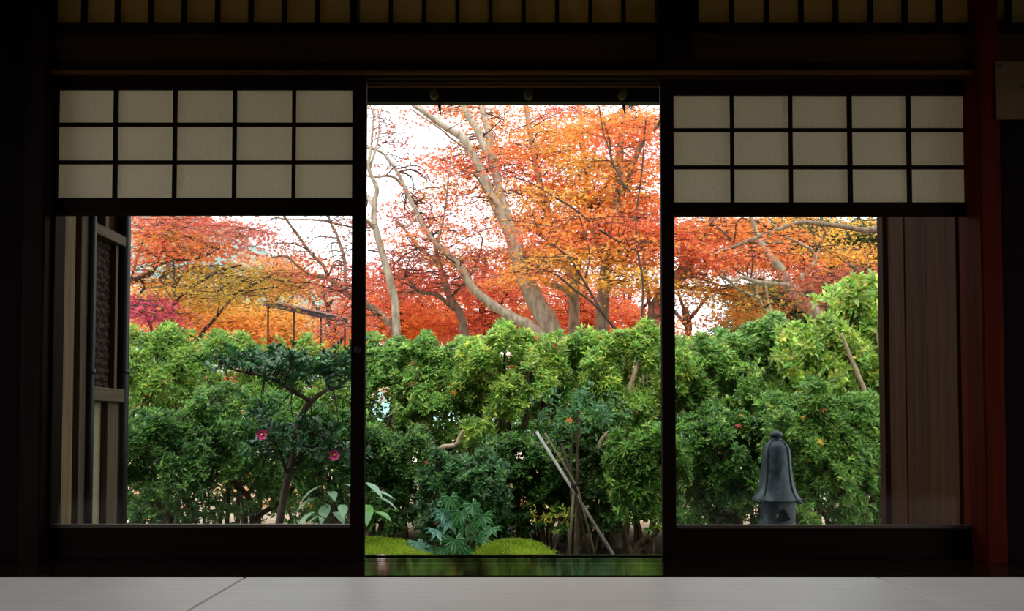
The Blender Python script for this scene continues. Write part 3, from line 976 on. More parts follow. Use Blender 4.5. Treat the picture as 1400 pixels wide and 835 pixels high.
maple('maple_tree', 'stout maple trunk splitting into a dark bent bough, beside right door', 11.6,
      [(823, 452, 18), (824, 420, 17), (826, 395, 17), (828, 375, 17), (830, 355, 16), (836, 320, 14), (842, 285, 13), (845, 255, 12), (847, 220, 11), (850, 180, 9), (857, 145, 7)],
      [([(829, 358, 9), (823, 349, 9), (814, 328, 8), (809, 311, 7), (802, 285, 5)], 0.6),
       ([(829, 352, 10), (832, 325, 9), (842, 296, 9), (850, 265, 9), (857, 247, 8), (863, 231, 8), (873, 206, 8), (882, 188, 7), (894, 176, 6), (915, 160, 5)], -0.7),
       ([(848, 250, 4), (842, 235, 4), (836, 215, 3), (833, 190, 3), (825, 165, 2)], -0.9), ([(831, 345, 4), (850, 342, 4), (872, 341, 3), (890, 338, 2)], -0.6)],
      [(840, 165, 50, 20, 20, 'orange'), (880, 190, 28, 32, 14, 'orangered'), (870, 235, 30, 22, 14, 'orange'), (820, 230, 26, 18, 9, 'orangeyellow'), (830, 270, 40, 16, 11, 'orangeyellow'), (880, 275, 28, 16, 8, 'orange'), (805, 305, 38, 16, 13, 'orange'), (860, 305, 40, 16, 15, 'orangered'),
       (880, 330, 30, 16, 11, 'orange'), (800, 335, 34, 14, 10, 'orangeyellow'), (850, 355, 40, 12, 11, 'orangeyellow'), (880, 378, 30, 14, 9, 'yellow'), (905, 300, 20, 40, 10, 'orange')],
      'bark_brown', 0.058, dens=1.0)
maple('maple_tree', 'leaning maple whose thick trunk shows beside the middle stile of right door', 11.9,
      [(888, 461, 20), (893, 436, 20), (902, 411, 20), (916, 390, 20), (933, 373, 19), (948, 347, 17), (962, 320, 13), (975, 300, 10), (995, 270, 7)],
      [([(889, 425, 5), (886, 402, 5), (883, 380, 5), (880, 350, 3), (882, 320, 2)], -0.4), ([(940, 362, 7), (955, 335, 4), (968, 312, 3), (985, 290, 2)], -0.7),
       ([(934, 376, 6), (955, 380, 4), (985, 390, 3), (1010, 392, 2)], -0.8), ([(912, 395, 5), (930, 392, 5), (960, 396, 4), (985, 402, 2)], -0.3)],
      [(945, 318, 30, 16, 12, 'orangered'), (985, 305, 38, 12, 13, 'orange'), (955, 350, 32, 12, 9, 'orangered'), (945, 372, 28, 10, 6, 'orange'), (960, 395, 32, 10, 8, 'oliveorange'), (1000, 402, 24, 12, 5, 'olive'), (1000, 432, 30, 10, 6, 'oliveorange'), (915, 330, 12, 30, 5, 'orangered'), (1030, 425, 20, 10, 4, 'oliveorange'), (928, 415, 10, 16, 2, 'rust')],
      'bark_brown', 0.056, dens=0.9)
maple('maple_tree', 'maple with a thick mottled trunk leaning left, behind bright bush by plank wall', 11.0,
      [(1116, 431, 19), (1103, 418, 18), (1086, 403, 17), (1072, 377, 15), (1062, 361, 14), (1052, 350, 12), (1040, 330, 9), (1030, 305, 6), (1020, 280, 4)],
      [([(1108, 424, 8), (1095, 402, 6), (1080, 391, 6), (1065, 388, 6), (1045, 387, 6), (1029, 384, 6), (1015, 379, 5), (1002, 384, 5), (992, 380, 4), (990, 370, 3)], -1.2),
       ([(1090, 405, 6), (1092, 392, 6), (1100, 372, 5), (1112, 360, 4), (1120, 340, 3)], 0.5), ([(1112, 356, 3), (1110, 342, 4), (1100, 336, 4), (1085, 328, 3), (1070, 322, 2)], -0.5)],
      [(1010, 345, 45, 10, 13, 'orangered'), (1050, 325, 42, 10, 12, 'orange'), (1060, 360, 38, 9, 10, 'orangered'), (1085, 345, 34, 11, 10, 'orangeyellow'), (1030, 362, 34, 9, 8, 'orange'), (1100, 368, 24, 6, 2, 'orangeyellow')],
      'bark_pale', 0.052, dens=0.8, front=0.12)
maple('maple_tree', 'maple behind the plank wall sending a long bare bough leftward', 11.4,
      [(1262, 460, 20), (1258, 420, 19), (1250, 380, 17), (1240, 340, 14), (1232, 300, 11), (1226, 250, 8)],
      [([(1238, 330, 9), (1222, 318, 8), (1200, 313, 7.5), (1178, 314, 7), (1149, 309, 7), (1121, 306, 6.5), (1092, 304, 6), (1060, 315, 6), (1029, 327, 6), (1004, 337, 5), (986, 343, 3)], -1.0),
       ([(1252, 400, 9), (1225, 398, 8), (1194, 388, 7), (1174, 371, 6), (1160, 360, 4)], -0.6), ([(1122, 306, 4), (1128, 318, 4), (1122, 332, 4), (1116, 342, 3)], 0.2),
       ([(1060, 316, 4), (1046, 330, 4), (1075, 332, 3), (1088, 335, 2)], -0.2), ([(1002, 338, 3), (1005, 322, 2.5), (1007, 305, 2), (1018, 295, 1.5)], -0.8), ([(1002, 330, 3), (992, 320, 2.5), (980, 309, 2)], -0.9)],
      [(1020, 308, 40, 9, 12, 'orangeyellow'), (1080, 300, 34, 6, 5, 'orangeyellow'), (1120, 345, 30, 7, 4, 'yellow'), (1165, 338, 34, 7, 6, 'orangeyellow'), (1190, 346, 20, 6, 3, 'orange'), (1176, 304, 16, 6, 4, 'yellow'), (1140, 352, 26, 6, 2, 'orange'), (985, 325, 30, 10, 7, 'orange')],
      'bark_brown', 0.052, dens=0.75, front=0.12)
maple('young_maple', 'rust-red young maple leaning over the bright yellow-green bush', 9.9,
      [(1206, 450, 5), (1200, 425, 4.5), (1186, 405, 4), (1168, 392, 3.5), (1146, 384, 3), (1126, 382, 2)],
      [([(1186, 405, 3), (1166, 410, 2.5), (1144, 408, 2.2), (1120, 410, 1.6)], -0.3), ([(1190, 410, 3), (1192, 385, 2.5), (1184, 366, 2)], 0.3)],
      [(1150, 376, 34, 8, 8, 'rust'), (1128, 390, 32, 9, 9, 'rust'), (1110, 406, 22, 8, 5, 'rust'), (1185, 366, 18, 6, 3, 'rust')],
      'bark_dark', 0.046, dens=0.85, R=(0.2, 0.4), front=0.6)
maple('young_maple', 'slender young maple of several thin bare stems in right window', 10.4,
      [(1066, 450, 6), (1053, 430, 5), (1037, 408, 5), (1035, 394, 4), (1034, 375, 3)],
      [([(1039, 410, 4), (1029, 404, 4), (1011, 396, 4), (996, 384, 3), (985, 376, 2)], -0.3), ([(1061, 438, 4), (1053, 420, 4), (1049, 404, 4), (1047, 390, 3), (1044, 370, 2)], 0.3)],
      [(1050, 400, 26, 14, 6, 'olive'), (1010, 400, 24, 12, 5, 'oliveorange'), (1070, 410, 20, 10, 4, 'olive')],
      'stem_pale', 0.045, dens=0.55, R=(0.2, 0.4))

maple('young_maple', 'slender dark-stemmed maple arching leftward before the two upright trunks', 10.2,
      [(842, 456, 4), (840, 449, 3.8), (821, 423, 3.5), (793, 375, 3.2), (778, 352, 3), (762, 339, 2.5), (738, 322, 2)],
      [([(836, 444, 3), (812, 416, 3), (782, 393, 3), (760, 375, 2.5), (735, 366, 2)], 0.3), ([(884, 458, 3), (878, 438, 3), (879, 386, 3), (872, 343, 2.8), (870, 295, 2.5), (878, 231, 2.2), (883, 163, 2)], 0.4),
       ([(860, 345, 2.5), (845, 330, 2.8), (821, 315, 3), (791, 290, 2.8), (766, 274, 2.5), (734, 254, 2.2), (704, 242, 1.8)], 0.2), ([(862, 262, 2.5), (850, 247, 2.8), (837, 220, 2.5), (830, 195, 2.2), (825, 183, 2), (819, 145, 1.8)], 0.3),
       ([(800, 380, 2.5), (806, 350, 2.2), (800, 320, 2), (790, 290, 1.8)], 0.2)],
      [(735, 352, 34, 7, 8, 'orangeyellow'), (715, 374, 28, 6, 6, 'orange'), (770, 330, 30, 8, 6, 'orangered'), (745, 312, 36, 7, 7, 'orange'), (850, 300, 36, 8, 7, 'orangered'), (880, 330, 26, 8, 5, 'orange'), (720, 262, 28, 8, 4, 'orangeyellow')],
      'bark_dark', 0.046, dens=0.8, R=(0.2, 0.42))

# --- left window
maple('maple_tree', 'dark maple leaning left from hedge, its boughs crossing upper left window', 12.0,
      [(545, 466, 13), (534, 443, 12), (515, 426, 11), (500, 416, 10), (480, 405, 9), (466, 396, 8), (450, 381, 7), (436, 377, 6), (422, 375, 5), (407, 363, 4), (391, 350, 3.5), (372, 352, 2)],
      [([(452, 384, 5), (447, 374, 5), (442, 363, 5), (424, 345, 4.5), (409, 324, 4), (393, 302, 3.5), (378, 280, 3)], -0.5),
       ([(476, 402, 5), (473, 394, 5), (472, 371, 5), (470, 351, 4.5), (460, 320, 4), (452, 304, 3), (445, 280, 3)], 0.4),
       ([(450, 302, 3), (420, 300, 2.5), (395, 300, 2.5), (376, 297, 2)], 0.4), ([(452, 304, 3), (470, 308, 2.5), (490, 312, 2)], 0.4)],
      [(385, 335, 26, 10, 5, 'pink'), (415, 350, 30, 12, 7, 'orangered'), (450, 362, 26, 10, 5, 'orangered'), (362, 312, 24, 10, 4, 'pink'), (460, 303, 26, 5, 3, 'brownred'), (440, 395, 34, 14, 10, 'pink'), (410, 385, 30, 14, 8, 'orangered'), (465, 380, 20, 18, 7, 'pink'), (475, 430, 22, 18, 8, 'pink')],
      'bark_brown', 0.05, dens=0.6, R=(0.22, 0.42))
maple('maple_tree', 'red maple by the left rain pipe with a dark bough bending upward', 10.8,
      [(120, 470, 16), (136, 420, 14), (158, 394, 12), (178, 386, 9), (190, 380, 8), (206, 373, 7), (214, 360, 5), (222, 340, 4), (233, 318, 3.5), (245, 300, 2)],
      [([(190, 379, 5), (198, 392, 4), (190, 402, 3), (184, 412, 2)], 0.4), ([(214, 362, 4), (240, 356, 3.5), (262, 355, 3), (285, 348, 2.5), (305, 336, 2)], -0.5), ([(178, 386, 4), (190, 345, 3), (200, 320, 3), (215, 300, 2)], 0.8)],
      [(205, 310, 32, 12, 13, 'orangered'), (250, 305, 38, 10, 12, 'red'), (300, 312, 30, 12, 9, 'pink'), (330, 318, 16, 8, 2, 'pink'), (205, 345, 26, 14, 9, 'orangered'), (250, 335, 32, 12, 10, 'orange'), (290, 345, 30, 10, 8, 'orangered'), (195, 375, 18, 14, 5, 'orangered'), (240, 325, 30, 10, 6, 'oliveorange')],
      'bark_dark', 0.05, dens=0.85, R=(0.25, 0.52))
maple('young_maple', 'young olive-gold maple spreading feathery sprays above left hedge', 9.9,
      [(234, 456, 5), (235, 438, 5), (237, 420, 4.5), (238, 400, 4), (238, 380, 3.5), (237, 361, 3), (236, 350, 2)],
      [([(238, 417, 4), (244, 408, 4), (255, 398, 4), (276, 384, 3.5), (300, 371, 3), (330, 362, 2)], -0.4), ([(237, 415, 3), (228, 395, 3), (218, 380, 2)], 0.3), ([(237, 402, 3), (246, 380, 3), (254, 372, 2)], 0.2)],
      [(250, 372, 34, 10, 9, 'olive'), (290, 372, 36, 8, 9, 'olive'), (270, 395, 34, 9, 8, 'olive'), (225, 385, 22, 10, 5, 'oliveorange'), (325, 370, 26, 8, 6, 'olive'), (255, 410, 28, 8, 5, 'oliveorange')],
      'bark_dark', 0.042, dens=1.0, R=(0.22, 0.42))
maple('young_maple', 'second olive-gold maple sapling, its thin stem slanting right in left window', 10.6,
      [(276, 456, 5), (285, 446, 4.5), (294, 435, 4.5), (310, 416, 4), (323, 402, 4), (340, 392, 3.5), (371, 376, 2.5)],
      [([(318, 406, 3), (330, 402, 3), (350, 396, 2.5), (380, 392, 2)], -0.4), ([(296, 433, 3), (300, 415, 2.5), (296, 400, 2)], 0.3)],
      [(330, 388, 32, 8, 9, 'olive'), (365, 380, 34, 10, 9, 'olive'), (350, 402, 34, 8, 8, 'olive'), (395, 395, 24, 9, 6, 'oliveorange'), (300, 408, 24, 8, 5, 'olive')],
      'bark_dark', 0.042, dens=1.0, R=(0.22, 0.42))
maple('young_maple', 'low crimson-leaved maple beside the left rain pipe above the hedge', 9.6,
      [(208, 456, 4), (205, 444, 4), (200, 432, 3.5), (196, 420, 3), (194, 408, 2)],
      [([(203, 438, 3), (214, 430, 2.5), (224, 424, 2)], 0.3), ([(200, 430, 3), (188, 425, 2.5), (178, 420, 2)], -0.2)],
      [(197, 413, 26, 9, 14, 'crimson'), (200, 428, 26, 7, 9, 'crimson'), (225, 432, 16, 6, 3, 'pink')],
      'bark_dark', 0.045, dens=1.05, R=(0.2, 0.36))

# --- middle distance and far rows: taller trunks, broad dense crowns
far = [
    (15.5, 250, 'orange', 'dense orange maple filling the distance left, above the light green bush',
     [(215, 430, 40, 22, 22, 'orangered'), (265, 425, 42, 24, 26, 'orange'), (300, 445, 40, 16, 16, 'orangered'), (240, 395, 40, 16, 14, 'orange')]),
    (16.5, 352, 'orange', 'bright orange maple in the distance behind the olive saplings',
     [(335, 425, 40, 20, 24, 'orange'), (375, 440, 40, 22, 26, 'orange'), (350, 460, 50, 14, 18, 'orangered'), (395, 465, 36, 14, 14, 'orange')]),
    (20.0, 372, 'peach', 'far peach-coloured maple crown below the blue-green hill',
     [(372, 365, 28, 16, 16, 'peach'), (400, 385, 34, 16, 14, 'peach'), (350, 385, 26, 14, 8, 'orange')]),
    (17.0, 452, 'pink', 'dusky pink-red maple in the distance beside the left door stile',
     [(440, 432, 30, 14, 9, 'pink'), (460, 458, 30, 18, 18, 'pink'), (430, 470, 34, 12, 14, 'orange'), (480, 410, 14, 18, 4, 'red')]),
    (16.0, 548, 'red', 'deep red maple in the distance behind the slim pale stem',
     [(530, 405, 34, 22, 22, 'red'), (560, 430, 40, 22, 28, 'orangered'), (520, 445, 30, 18, 18, 'orangered'), (545, 375, 34, 12, 9, 'red')]),
    (18.0, 596, 'red', 'red maple in the distance between dark forked and leaning trunks',
     [(590, 440, 40, 22, 28, 'orangered'), (620, 425, 36, 22, 14, 'peach'), (610, 460, 44, 10, 16, 'orange')]),
    (16.5, 662, 'red', 'crimson-red maple in the distance beneath the leaning pale trunk',
     [(655, 395, 30, 26, 22, 'red'), (665, 440, 36, 18, 24, 'red'), (690, 395, 28, 24, 18, 'red'), (640, 350, 36, 16, 8, 'red'), (700, 350, 24, 20, 8, 'brownred')]),
    (18.5, 706, 'orange', 'glowing orange maple low in the distance behind big leaning trunk',
     [(700, 445, 40, 14, 22, 'orange'), (745, 435, 34, 20, 20, 'orangeyellow'), (720, 415, 30, 16, 10, 'peach')]),
    (16.2, 800, 'red', 'scarlet maple in the distance behind the two upright trunks',
     [(770, 435, 34, 20, 18, 'red'), (805, 425, 30, 26, 24, 'red'), (805, 455, 40, 10, 14, 'orangered'), (760, 400, 26, 16, 8, 'orangered'), (800, 385, 26, 16, 9, 'red')]),
    (17.2, 862, 'red', 'rust-red maple in the distance left of right door stile',
     [(850, 425, 26, 24, 16, 'red'), (868, 442, 24, 16, 12, 'orangered'), (850, 455, 40, 9, 12, 'yellow'), (850, 392, 30, 12, 8, 'orangered')]),
    (17.5, 938, 'rust', 'thin rust-leaved maple in the distance in right window beside its stile',
     [(940, 462, 24, 8, 5, 'rust'), (965, 464, 20, 6, 4, 'orangered')]),
]
for Yd, px, mainpal, lab, regs in far:
    regs = [r[:5] + ({'orange': 'orangeyellow', 'orangered': 'orange', 'red': 'orangered' if rng.uniform() < 0.55 else 'red'}.get(r[5], r[5]),) for r in regs] + [(px, 515, 60, 34, 12, 'orange')]
    w = 13 if Yd < 17 else 10
    top = min(r[1] for r in regs)
    maple('maple_tree', lab, Yd, [(px, 470, w), (px + 4, 445, w * .9), (px - 3, 420, w * .75), (px + 2, top, w * .4)],
          [([(px + 3, 448, w * .6), (px - 16, 425, w * .45), (px - 30, 405, w * .3)], 0.6), ([(px + 1, 440, w * .6), (px + 18, 420, w * .45), (px + 34, 398, w * .3)], -0.6),
           ([(px - 2, 425, w * .5), (px - 10, 400, w * .35), (px - 8, 380, w * .2)], -0.9)],
          regs, 'bark_dark', 0.075, 'maple3', 0.5, (0.4, 0.78), 'maples in the distance', front=0.5)
for Yd, px, pal, lab, regs in ((12.5, 672, 'yellow', 'low yellow-leaved maple glimpsed through the hedge above the moss dome', [(650, 625, 34, 22, 12, 'yellow'), (690, 650, 40, 26, 14, 'yellow'), (670, 600, 40, 14, 6, 'orangered'), (715, 690, 30, 14, 5, 'orange')]),
                                (12.8, 862, 'yellow', 'low golden maple glimpsed through hedge gaps right of the stakes', [(850, 630, 40, 26, 12, 'orangeyellow'), (800, 660, 34, 20, 8, 'yellow'), (885, 600, 26, 20, 8, 'orange')]),
                                (12.2, 202, 'red', 'low red maple glimpsed through the hedge beside the rain pipes', [(190, 660, 20, 34, 12, 'orangered'), (240, 610, 40, 22, 10, 'orange'), (215, 560, 40, 20, 10, 'orange')]),
                                (12.6, 415, 'yellow', 'low yellow maple glimpsed through the hedge behind camellia trunk', [(370, 690, 40, 14, 8, 'yellow'), (440, 675, 34, 16, 8, 'yellow'), (330, 660, 30, 20, 6, 'orangeyellow')]),
                                (12.4, 945, 'orange', 'low orange maple glimpsed through hedge gaps right of doorway', [(935, 560, 22, 22, 8, 'orange'), (960, 640, 40, 30, 10, 'orangeyellow')])):
    maple('young_maple', lab, Yd, [(px, 700, 7), (px + 3, 665, 6), (px - 3, 630, 5), (px + 2, 590, 3)],
          [([(px, 680, 4), (px - 18, 650, 3), (px - 30, 625, 2)], 0.4), ([(px + 2, 660, 4), (px + 20, 635, 3), (px + 32, 615, 2)], -0.3), ([(px, 640, 3), (px - 8, 615, 2), (px - 6, 590, 2)], 0.2)],
          regs, 'bark_dark', 0.06, 'maple5', 0.6, (0.25, 0.5), 'low maples glimpsed through the hedge', front=0.5)


def evergreen(label, Y, px, regs):
    maple('evergreen_tree', label, Y, [(px, 470, 12), (px + 3, 430, 11), (px - 2, 380, 9), (px + 2, 310, 6), (px, 260, 3)],
          [([(px, 430, 6), (px - 30, 405, 4), (px - 50, 395, 3)], 0.6), ([(px, 390, 6), (px + 26, 360, 4), (px + 44, 340, 3)], -0.6), ([(px, 360, 5), (px - 24, 335, 4), (px - 44, 320, 3)], 0.5)],
          regs, 'bark_dark', 0.08, 'diamond', 1.5, (0.4, 0.8), 'evergreens beyond the maples')


evergreen('dark evergreen tree behind the rust-red spray near plank wall', 18.0, 1172,
          [(1150, 320, 40, 16, 18, 'darkgreen'), (1185, 330, 26, 24, 16, 'darkgreen'), (1165, 365, 40, 18, 14, 'darkgreen'), (1190, 400, 24, 30, 18, 'darkgreen'), (1140, 410, 34, 18, 14, 'darkgreen')])
evergreen('dark evergreen tree in right window behind thin-stemmed young maple', 17.0, 1078,
          [(1080, 425, 36, 26, 26, 'darkgreen'), (1060, 400, 34, 16, 16, 'darkgreen'), (1105, 445, 30, 16, 16, 'darkgreen'), (1100, 310, 30, 14, 12, 'darkgreen'), (1050, 445, 24, 14, 8, 'darkgreen')])

# far outbuilding glimpsed through the leaves
hs = thing('garden_fence', 'distant dark fence rail with pale cap showing through the orange maples', 'fence', at(420, 470, 14.0) * 1.0)
hs.location.z = GZ
pA, pB = at(362, 413, 13.4), at(474, 438, 14.6)


def slab_between(name, a, b, z0a, z1a, z0b, z1b, th, mat, parent):
    d = Vector((b.x - a.x, b.y - a.y, 0)).normalized()
    nrm = Vector((d.y, -d.x, 0)) * th
    B = Buf()
    v = [(a.x, a.y, z0a), (b.x, b.y, z0b), (b.x, b.y, z1b), (a.x, a.y, z1a)]
    B.add([np.array(p) - np.array(nrm) for p in v] + [np.array(p) + np.array(nrm) for p in v], None,
          [(0, 1, 2, 3), (7, 6, 5, 4), (0, 4, 5, 1), (1, 5, 6, 2), (2, 6, 7, 3), (3, 7, 4, 0)])
    return B.build(name, mat, parent, False)


zA = pA.z
slab_between('rail', pA, pB, zA - 0.05, zA + 0.02, pB.z - 0.05, pB.z + 0.02, 0.03, 'slate', hs)
slab_between('rail_cap', pA, pB, zA + 0.021, zA + 0.045, pB.z + 0.021, pB.z + 0.045, 0.04, 'white_wall', hs)
for f in (0.03, 0.33, 0.66, 0.97):
    c = pA.lerp(pB, f)
    b = Buf()
    tube(b, [(c.x, c.y + 0.045, GZ - 0.05, 0.016), (c.x, c.y + 0.045, c.z + 0.0, 0.014)], 8)
    b.build('fence_post', 'bark_dark', hs)

# ------------------------------------------------------------------ shrubs of the hedge
GP = {
    'light': [(150, 190, 84), (136, 178, 74), (170, 204, 96), (124, 166, 70)],
    'bright': [(176, 208, 84), (192, 216, 92), (156, 196, 76), (206, 214, 90)],
    'mid': [(112, 160, 68), (98, 148, 60), (132, 176, 78), (88, 132, 56)],
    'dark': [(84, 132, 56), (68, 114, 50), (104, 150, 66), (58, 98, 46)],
    'blue': [(84, 136, 76), (70, 120, 68), (100, 150, 86), (60, 104, 60)],
    'camellia': [(46, 96, 48), (38, 84, 44), (58, 112, 52), (34, 74, 40)],
    'pale': [(150, 186, 140), (138, 176, 128), (162, 196, 150)],
    'yellowgreen': [(204, 210, 70), (190, 204, 74), (220, 216, 84)],
}


def sprigs(buf, P, A, n_leaf, L, wr, pal, shape, spread=0.9, accent=None):
    """whorls of leaves at the twig tips P, around the twig axes A"""
    n = len(P)
    A = A / np.linalg.norm(A, axis=1)[:, None]
    ref = np.where(np.abs(A[:, 2:3]) > 0.9, np.array([[1.0, 0, 0]]), np.array([[0, 0, 1.0]]))
    U = np.cross(A, ref)
    U /= np.linalg.norm(U, axis=1)[:, None]
    W = np.cross(A, U)
    base = pick_cols(GP[pal], n, 0.12)
    if accent:
        m = rng.uniform(size=n) < accent[1]
        base[m] = pick_cols(GP[accent[0]], int(m.sum()), 0.1)
    for k in range(n_leaf):
        t = (k / n_leaf) * 2 * math.pi + rng.normal(0, 0.35, n)
        rad = np.cos(t)[:, None] * U + np.sin(t)[:, None] * W
        up = rng.uniform(0.15, 0.8, (n, 1))
        D = rad * spread + A * up + rng.normal(0, 0.15, (n, 3))
        N = A * 1.0 - rad * up * 0.6 + rng.normal(0, 0.25, (n, 3))
        l = L * rng.uniform(0.65, 1.2, n)
        C = np.clip(base * rng.uniform(0.62, 1.25, (n, 1)) * rng.uniform(0.9, 1.1, (n, 3)), 0.003, 0.9)
        leaves(buf, P + A * rng.uniform(-0.02, 0.01, (n, 1)), D, N, l, l * wr, C, shape)


def shrub(label, cx, hw, top, bot, Y, pal, name='shrub', n=900, L=0.06, wr=0.42, n_leaf=7, depth=0.55, mat='green', shape='diamond', stems=4, accent=None, stem_mat='stem', extra=(), droop=0.0, lumps=14, group='shrubs of the garden hedge'):
    n = int(n * 1.75)
    L = L * 0.9
    hw = hw * 1.08
    c0 = at(cx, (top + bot) / 2, Y)
    hwm = hw * Y / F
    hh = abs(at(cx, top, Y).z - at(cx, bot, Y).z) / 2
    root = thing(name, label, 'shrub', (c0.x, Y, GZ), group)
    # crown: an uneven wall of twig tips, open where a coarse 3-D pattern leaves holes
    ph = rng.uniform(0, 6.28, 9)
    N0 = n * 5
    u = rng.uniform(-1, 1, N0)
    v = rng.uniform(-1, 1, N0)
    topf = 1 - 0.12 * u * u + 0.10 * np.sin(u * 5 + ph[0]) + 0.07 * np.sin(u * 11 + ph[1])
    z_ = c0.z + hh * np.where(v > 0, v * topf, v)
    x_ = c0.x + hwm * u * (1.12 - 0.12 * v * v)
    bulge = np.sqrt(np.maximum(0.05, 1 - 0.38 * u * u - 0.5 * np.maximum(0, v) ** 4 - 0.25 * np.minimum(0, v) ** 2))
    yf = Y - depth * bulge + 0.10 * np.sin(x_ * 7 + ph[2]) * np.sin(z_ * 8 + ph[3]) + 0.07 * np.sin(x_ * 15 + ph[4]) * np.sin(z_ * 13 + ph[5])
    back = np.where(rng.uniform(size=N0) < 0.68, rng.exponential(0.07, N0), rng.uniform(0, 1.0, N0))
    y_ = yf + back
    h3 = np.sin(x_ * 9 + ph[6]) * np.sin(z_ * 10 + ph[7]) * np.sin(y_ * 9 + ph[8]) + 0.6 * np.sin(x_ * 19 + ph[1]) * np.sin(z_ * 21 + ph[0]) * np.sin(y_ * 17)
    ok = (h3 > -0.22 + 0.32 * np.clip(0.35 - v, 0, 1)) & (rng.uniform(size=N0) < (1 - 0.55 * np.maximum(0, -v) ** 2) * (1 - 0.65 * u ** 4))
    P = np.stack([x_, y_, z_], -1)[ok][:n]
    n = len(P)
    d = np.stack([(P[:, 0] - c0.x) / hwm * 0.5, np.full(n, -0.75), (P[:, 2] - c0.z) / hh * 0.5], -1) + rng.normal(0, 0.3, (n, 3))
    A = d + np.array([0, 0, 0.65 - droop]) + rng.normal(0, 0.2, (n, 3))
    LP = P[rng.integers(0, n, lumps)] + np.array([0, 0.25, 0])
    lf = Buf()
    sprigs(lf, P, A, n_leaf, L, wr, pal, shape, accent=accent)
    o = lf.build('foliage', mat, root, False)
    stuff(o)
    # stems
    ends = []
    for s in range(stems):
        q_ = LP[rng.integers(0, lumps)]
        x0 = c0.x + rng.uniform(-0.45, 0.45) * hwm
        y0 = Y + rng.uniform(-0.2, 0.25)
        r = rng.uniform(0.013, 0.028)
        mx_, mz = (x0 + q_[0]) / 2 + rng.normal(0, 0.05), (GZ + q_[2]) / 2
        b = Buf()
        tube(b, spline([(x0, y0, GZ - 0.08, r * 1.4), (x0 * .75 + mx_ * .25 + rng.normal(0, .03), y0, GZ + (mz - GZ) * .5, r * 1.1), (mx_, (y0 + q_[1]) / 2, mz, r), ((mx_ + q_[0]) / 2 + rng.normal(0, .04), q_[1], (mz + q_[2]) / 2, r * .8), (*q_[:3], r * .5)], 4), 7, 0.08)
        b.build('stem', stem_mat, root)
        ends.append((mx_, (y0 + q_[1]) / 2, mz))
    for path, smat, dY in extra:
        b = Buf()
        tube(b, spline(px_path(path, Y + dY, 0), 5), 8, 0.08)
        b.build('stem', smat, root)
    tw = Buf()
    E = np.array(ends + [tuple(q_[:3]) for q_ in LP])
    for i in rng.integers(0, n, min(n, 130)):
        e = E[np.argmin(np.linalg.norm(E - P[i], axis=1))]
        m_ = (e + P[i]) / 2 + rng.normal(0, 0.03, 3)
        tube(tw, [(*e, 0.006), (*m_, 0.005), (*P[i], 0.003)], 4)
    o = tw.build('twigs', stem_mat, root)
    stuff(o)
    return root, P


HS = []
HS.append(shrub('light green lance-leaved bush at the far left beside rain pipe', 215, 62, 452, 600, 8.5, 'light', L=0.062, wr=0.32, n=1150, accent=('yellowgreen', 0.05)))
HS.append(shrub('feathery light green bush topping left hedge below the olive saplings', 322, 66, 462, 600, 9.0, 'light', L=0.055, wr=0.34, n=1150))
HS.append(shrub('pale green bush under the dusky pink maple beside left stile', 440, 60, 474, 620, 9.0, 'light', L=0.058, wr=0.36, n=1000))
HS.append(shrub('dark green bush low at the left, next to the thicker rain pipe', 232, 62, 566, 712, 7.9, 'dark', L=0.058, n=1050, accent=('mid', 0.25), stems=6))
HS.append(shrub('small-leaved mid green bush low behind the camellia trunk', 335, 66, 534, 700, 8.2, 'mid', L=0.05, wr=0.45, n=1200, accent=('dark', 0.4), stems=6))
HS.append(shrub('dense mid green bush filling lower left window right of camellia', 455, 46, 560, 712, 8.0, 'mid', L=0.052, n=850, accent=('dark', 0.4), stems=5))
HS.append(shrub('dull green bush right behind the left stile of doorway', 540, 58, 464, 610, 8.7, 'mid', L=0.056, n=1150, accent=('light', 0.3)))
HS.append(shrub('soft green bush topping the hedge below leaning pale trunk', 618, 62, 470, 620, 8.5, 'light', L=0.056, n=1150, accent=('mid', 0.4),
                extra=[([(566, 716, 7), (571, 702, 7), (584, 677, 7), (592, 657, 9), (600, 632, 10), (603, 613, 8), (617, 610, 7), (625, 606, 6), (628, 598, 5), (634, 588, 4)], 'stem_pale', -0.9)]))
HS.append(shrub('bright yellow-green bush highest in the middle of hedge', 700, 62, 456, 610, 8.2, 'light', L=0.062, wr=0.36, n=1250, accent=('bright', 0.35),
                extra=[([(716, 585, 8), (722, 560, 7), (726, 540, 7), (722, 520, 7), (730, 500, 6), (728, 482, 5)], 'stem', -0.45)]))
HS.append(shrub('soft green bush beneath the two upright grey trunks', 778, 60, 462, 610, 8.4, 'light', L=0.058, wr=0.36, n=1150, accent=('mid', 0.3)))
HS.append(shrub('light green bush at the doorway right edge with yellow tips', 862, 60, 456, 600, 8.1, 'light', L=0.066, wr=0.33, n=1150, accent=('bright', 0.25),
                extra=[([(852, 570, 6), (858, 540, 6), (866, 515, 6), (872, 495, 5), (878, 482, 3)], 'stem_pale', -0.5)]))
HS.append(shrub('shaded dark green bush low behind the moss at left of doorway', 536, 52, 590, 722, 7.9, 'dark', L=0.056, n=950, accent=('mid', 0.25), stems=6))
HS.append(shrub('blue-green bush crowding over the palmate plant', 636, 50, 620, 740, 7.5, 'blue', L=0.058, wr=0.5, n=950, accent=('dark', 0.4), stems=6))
HS.append(shrub('shady bush in the middle behind the dome of moss', 722, 62, 590, 728, 8.0, 'dark', L=0.055, n=1050, accent=('mid', 0.2), stems=7))
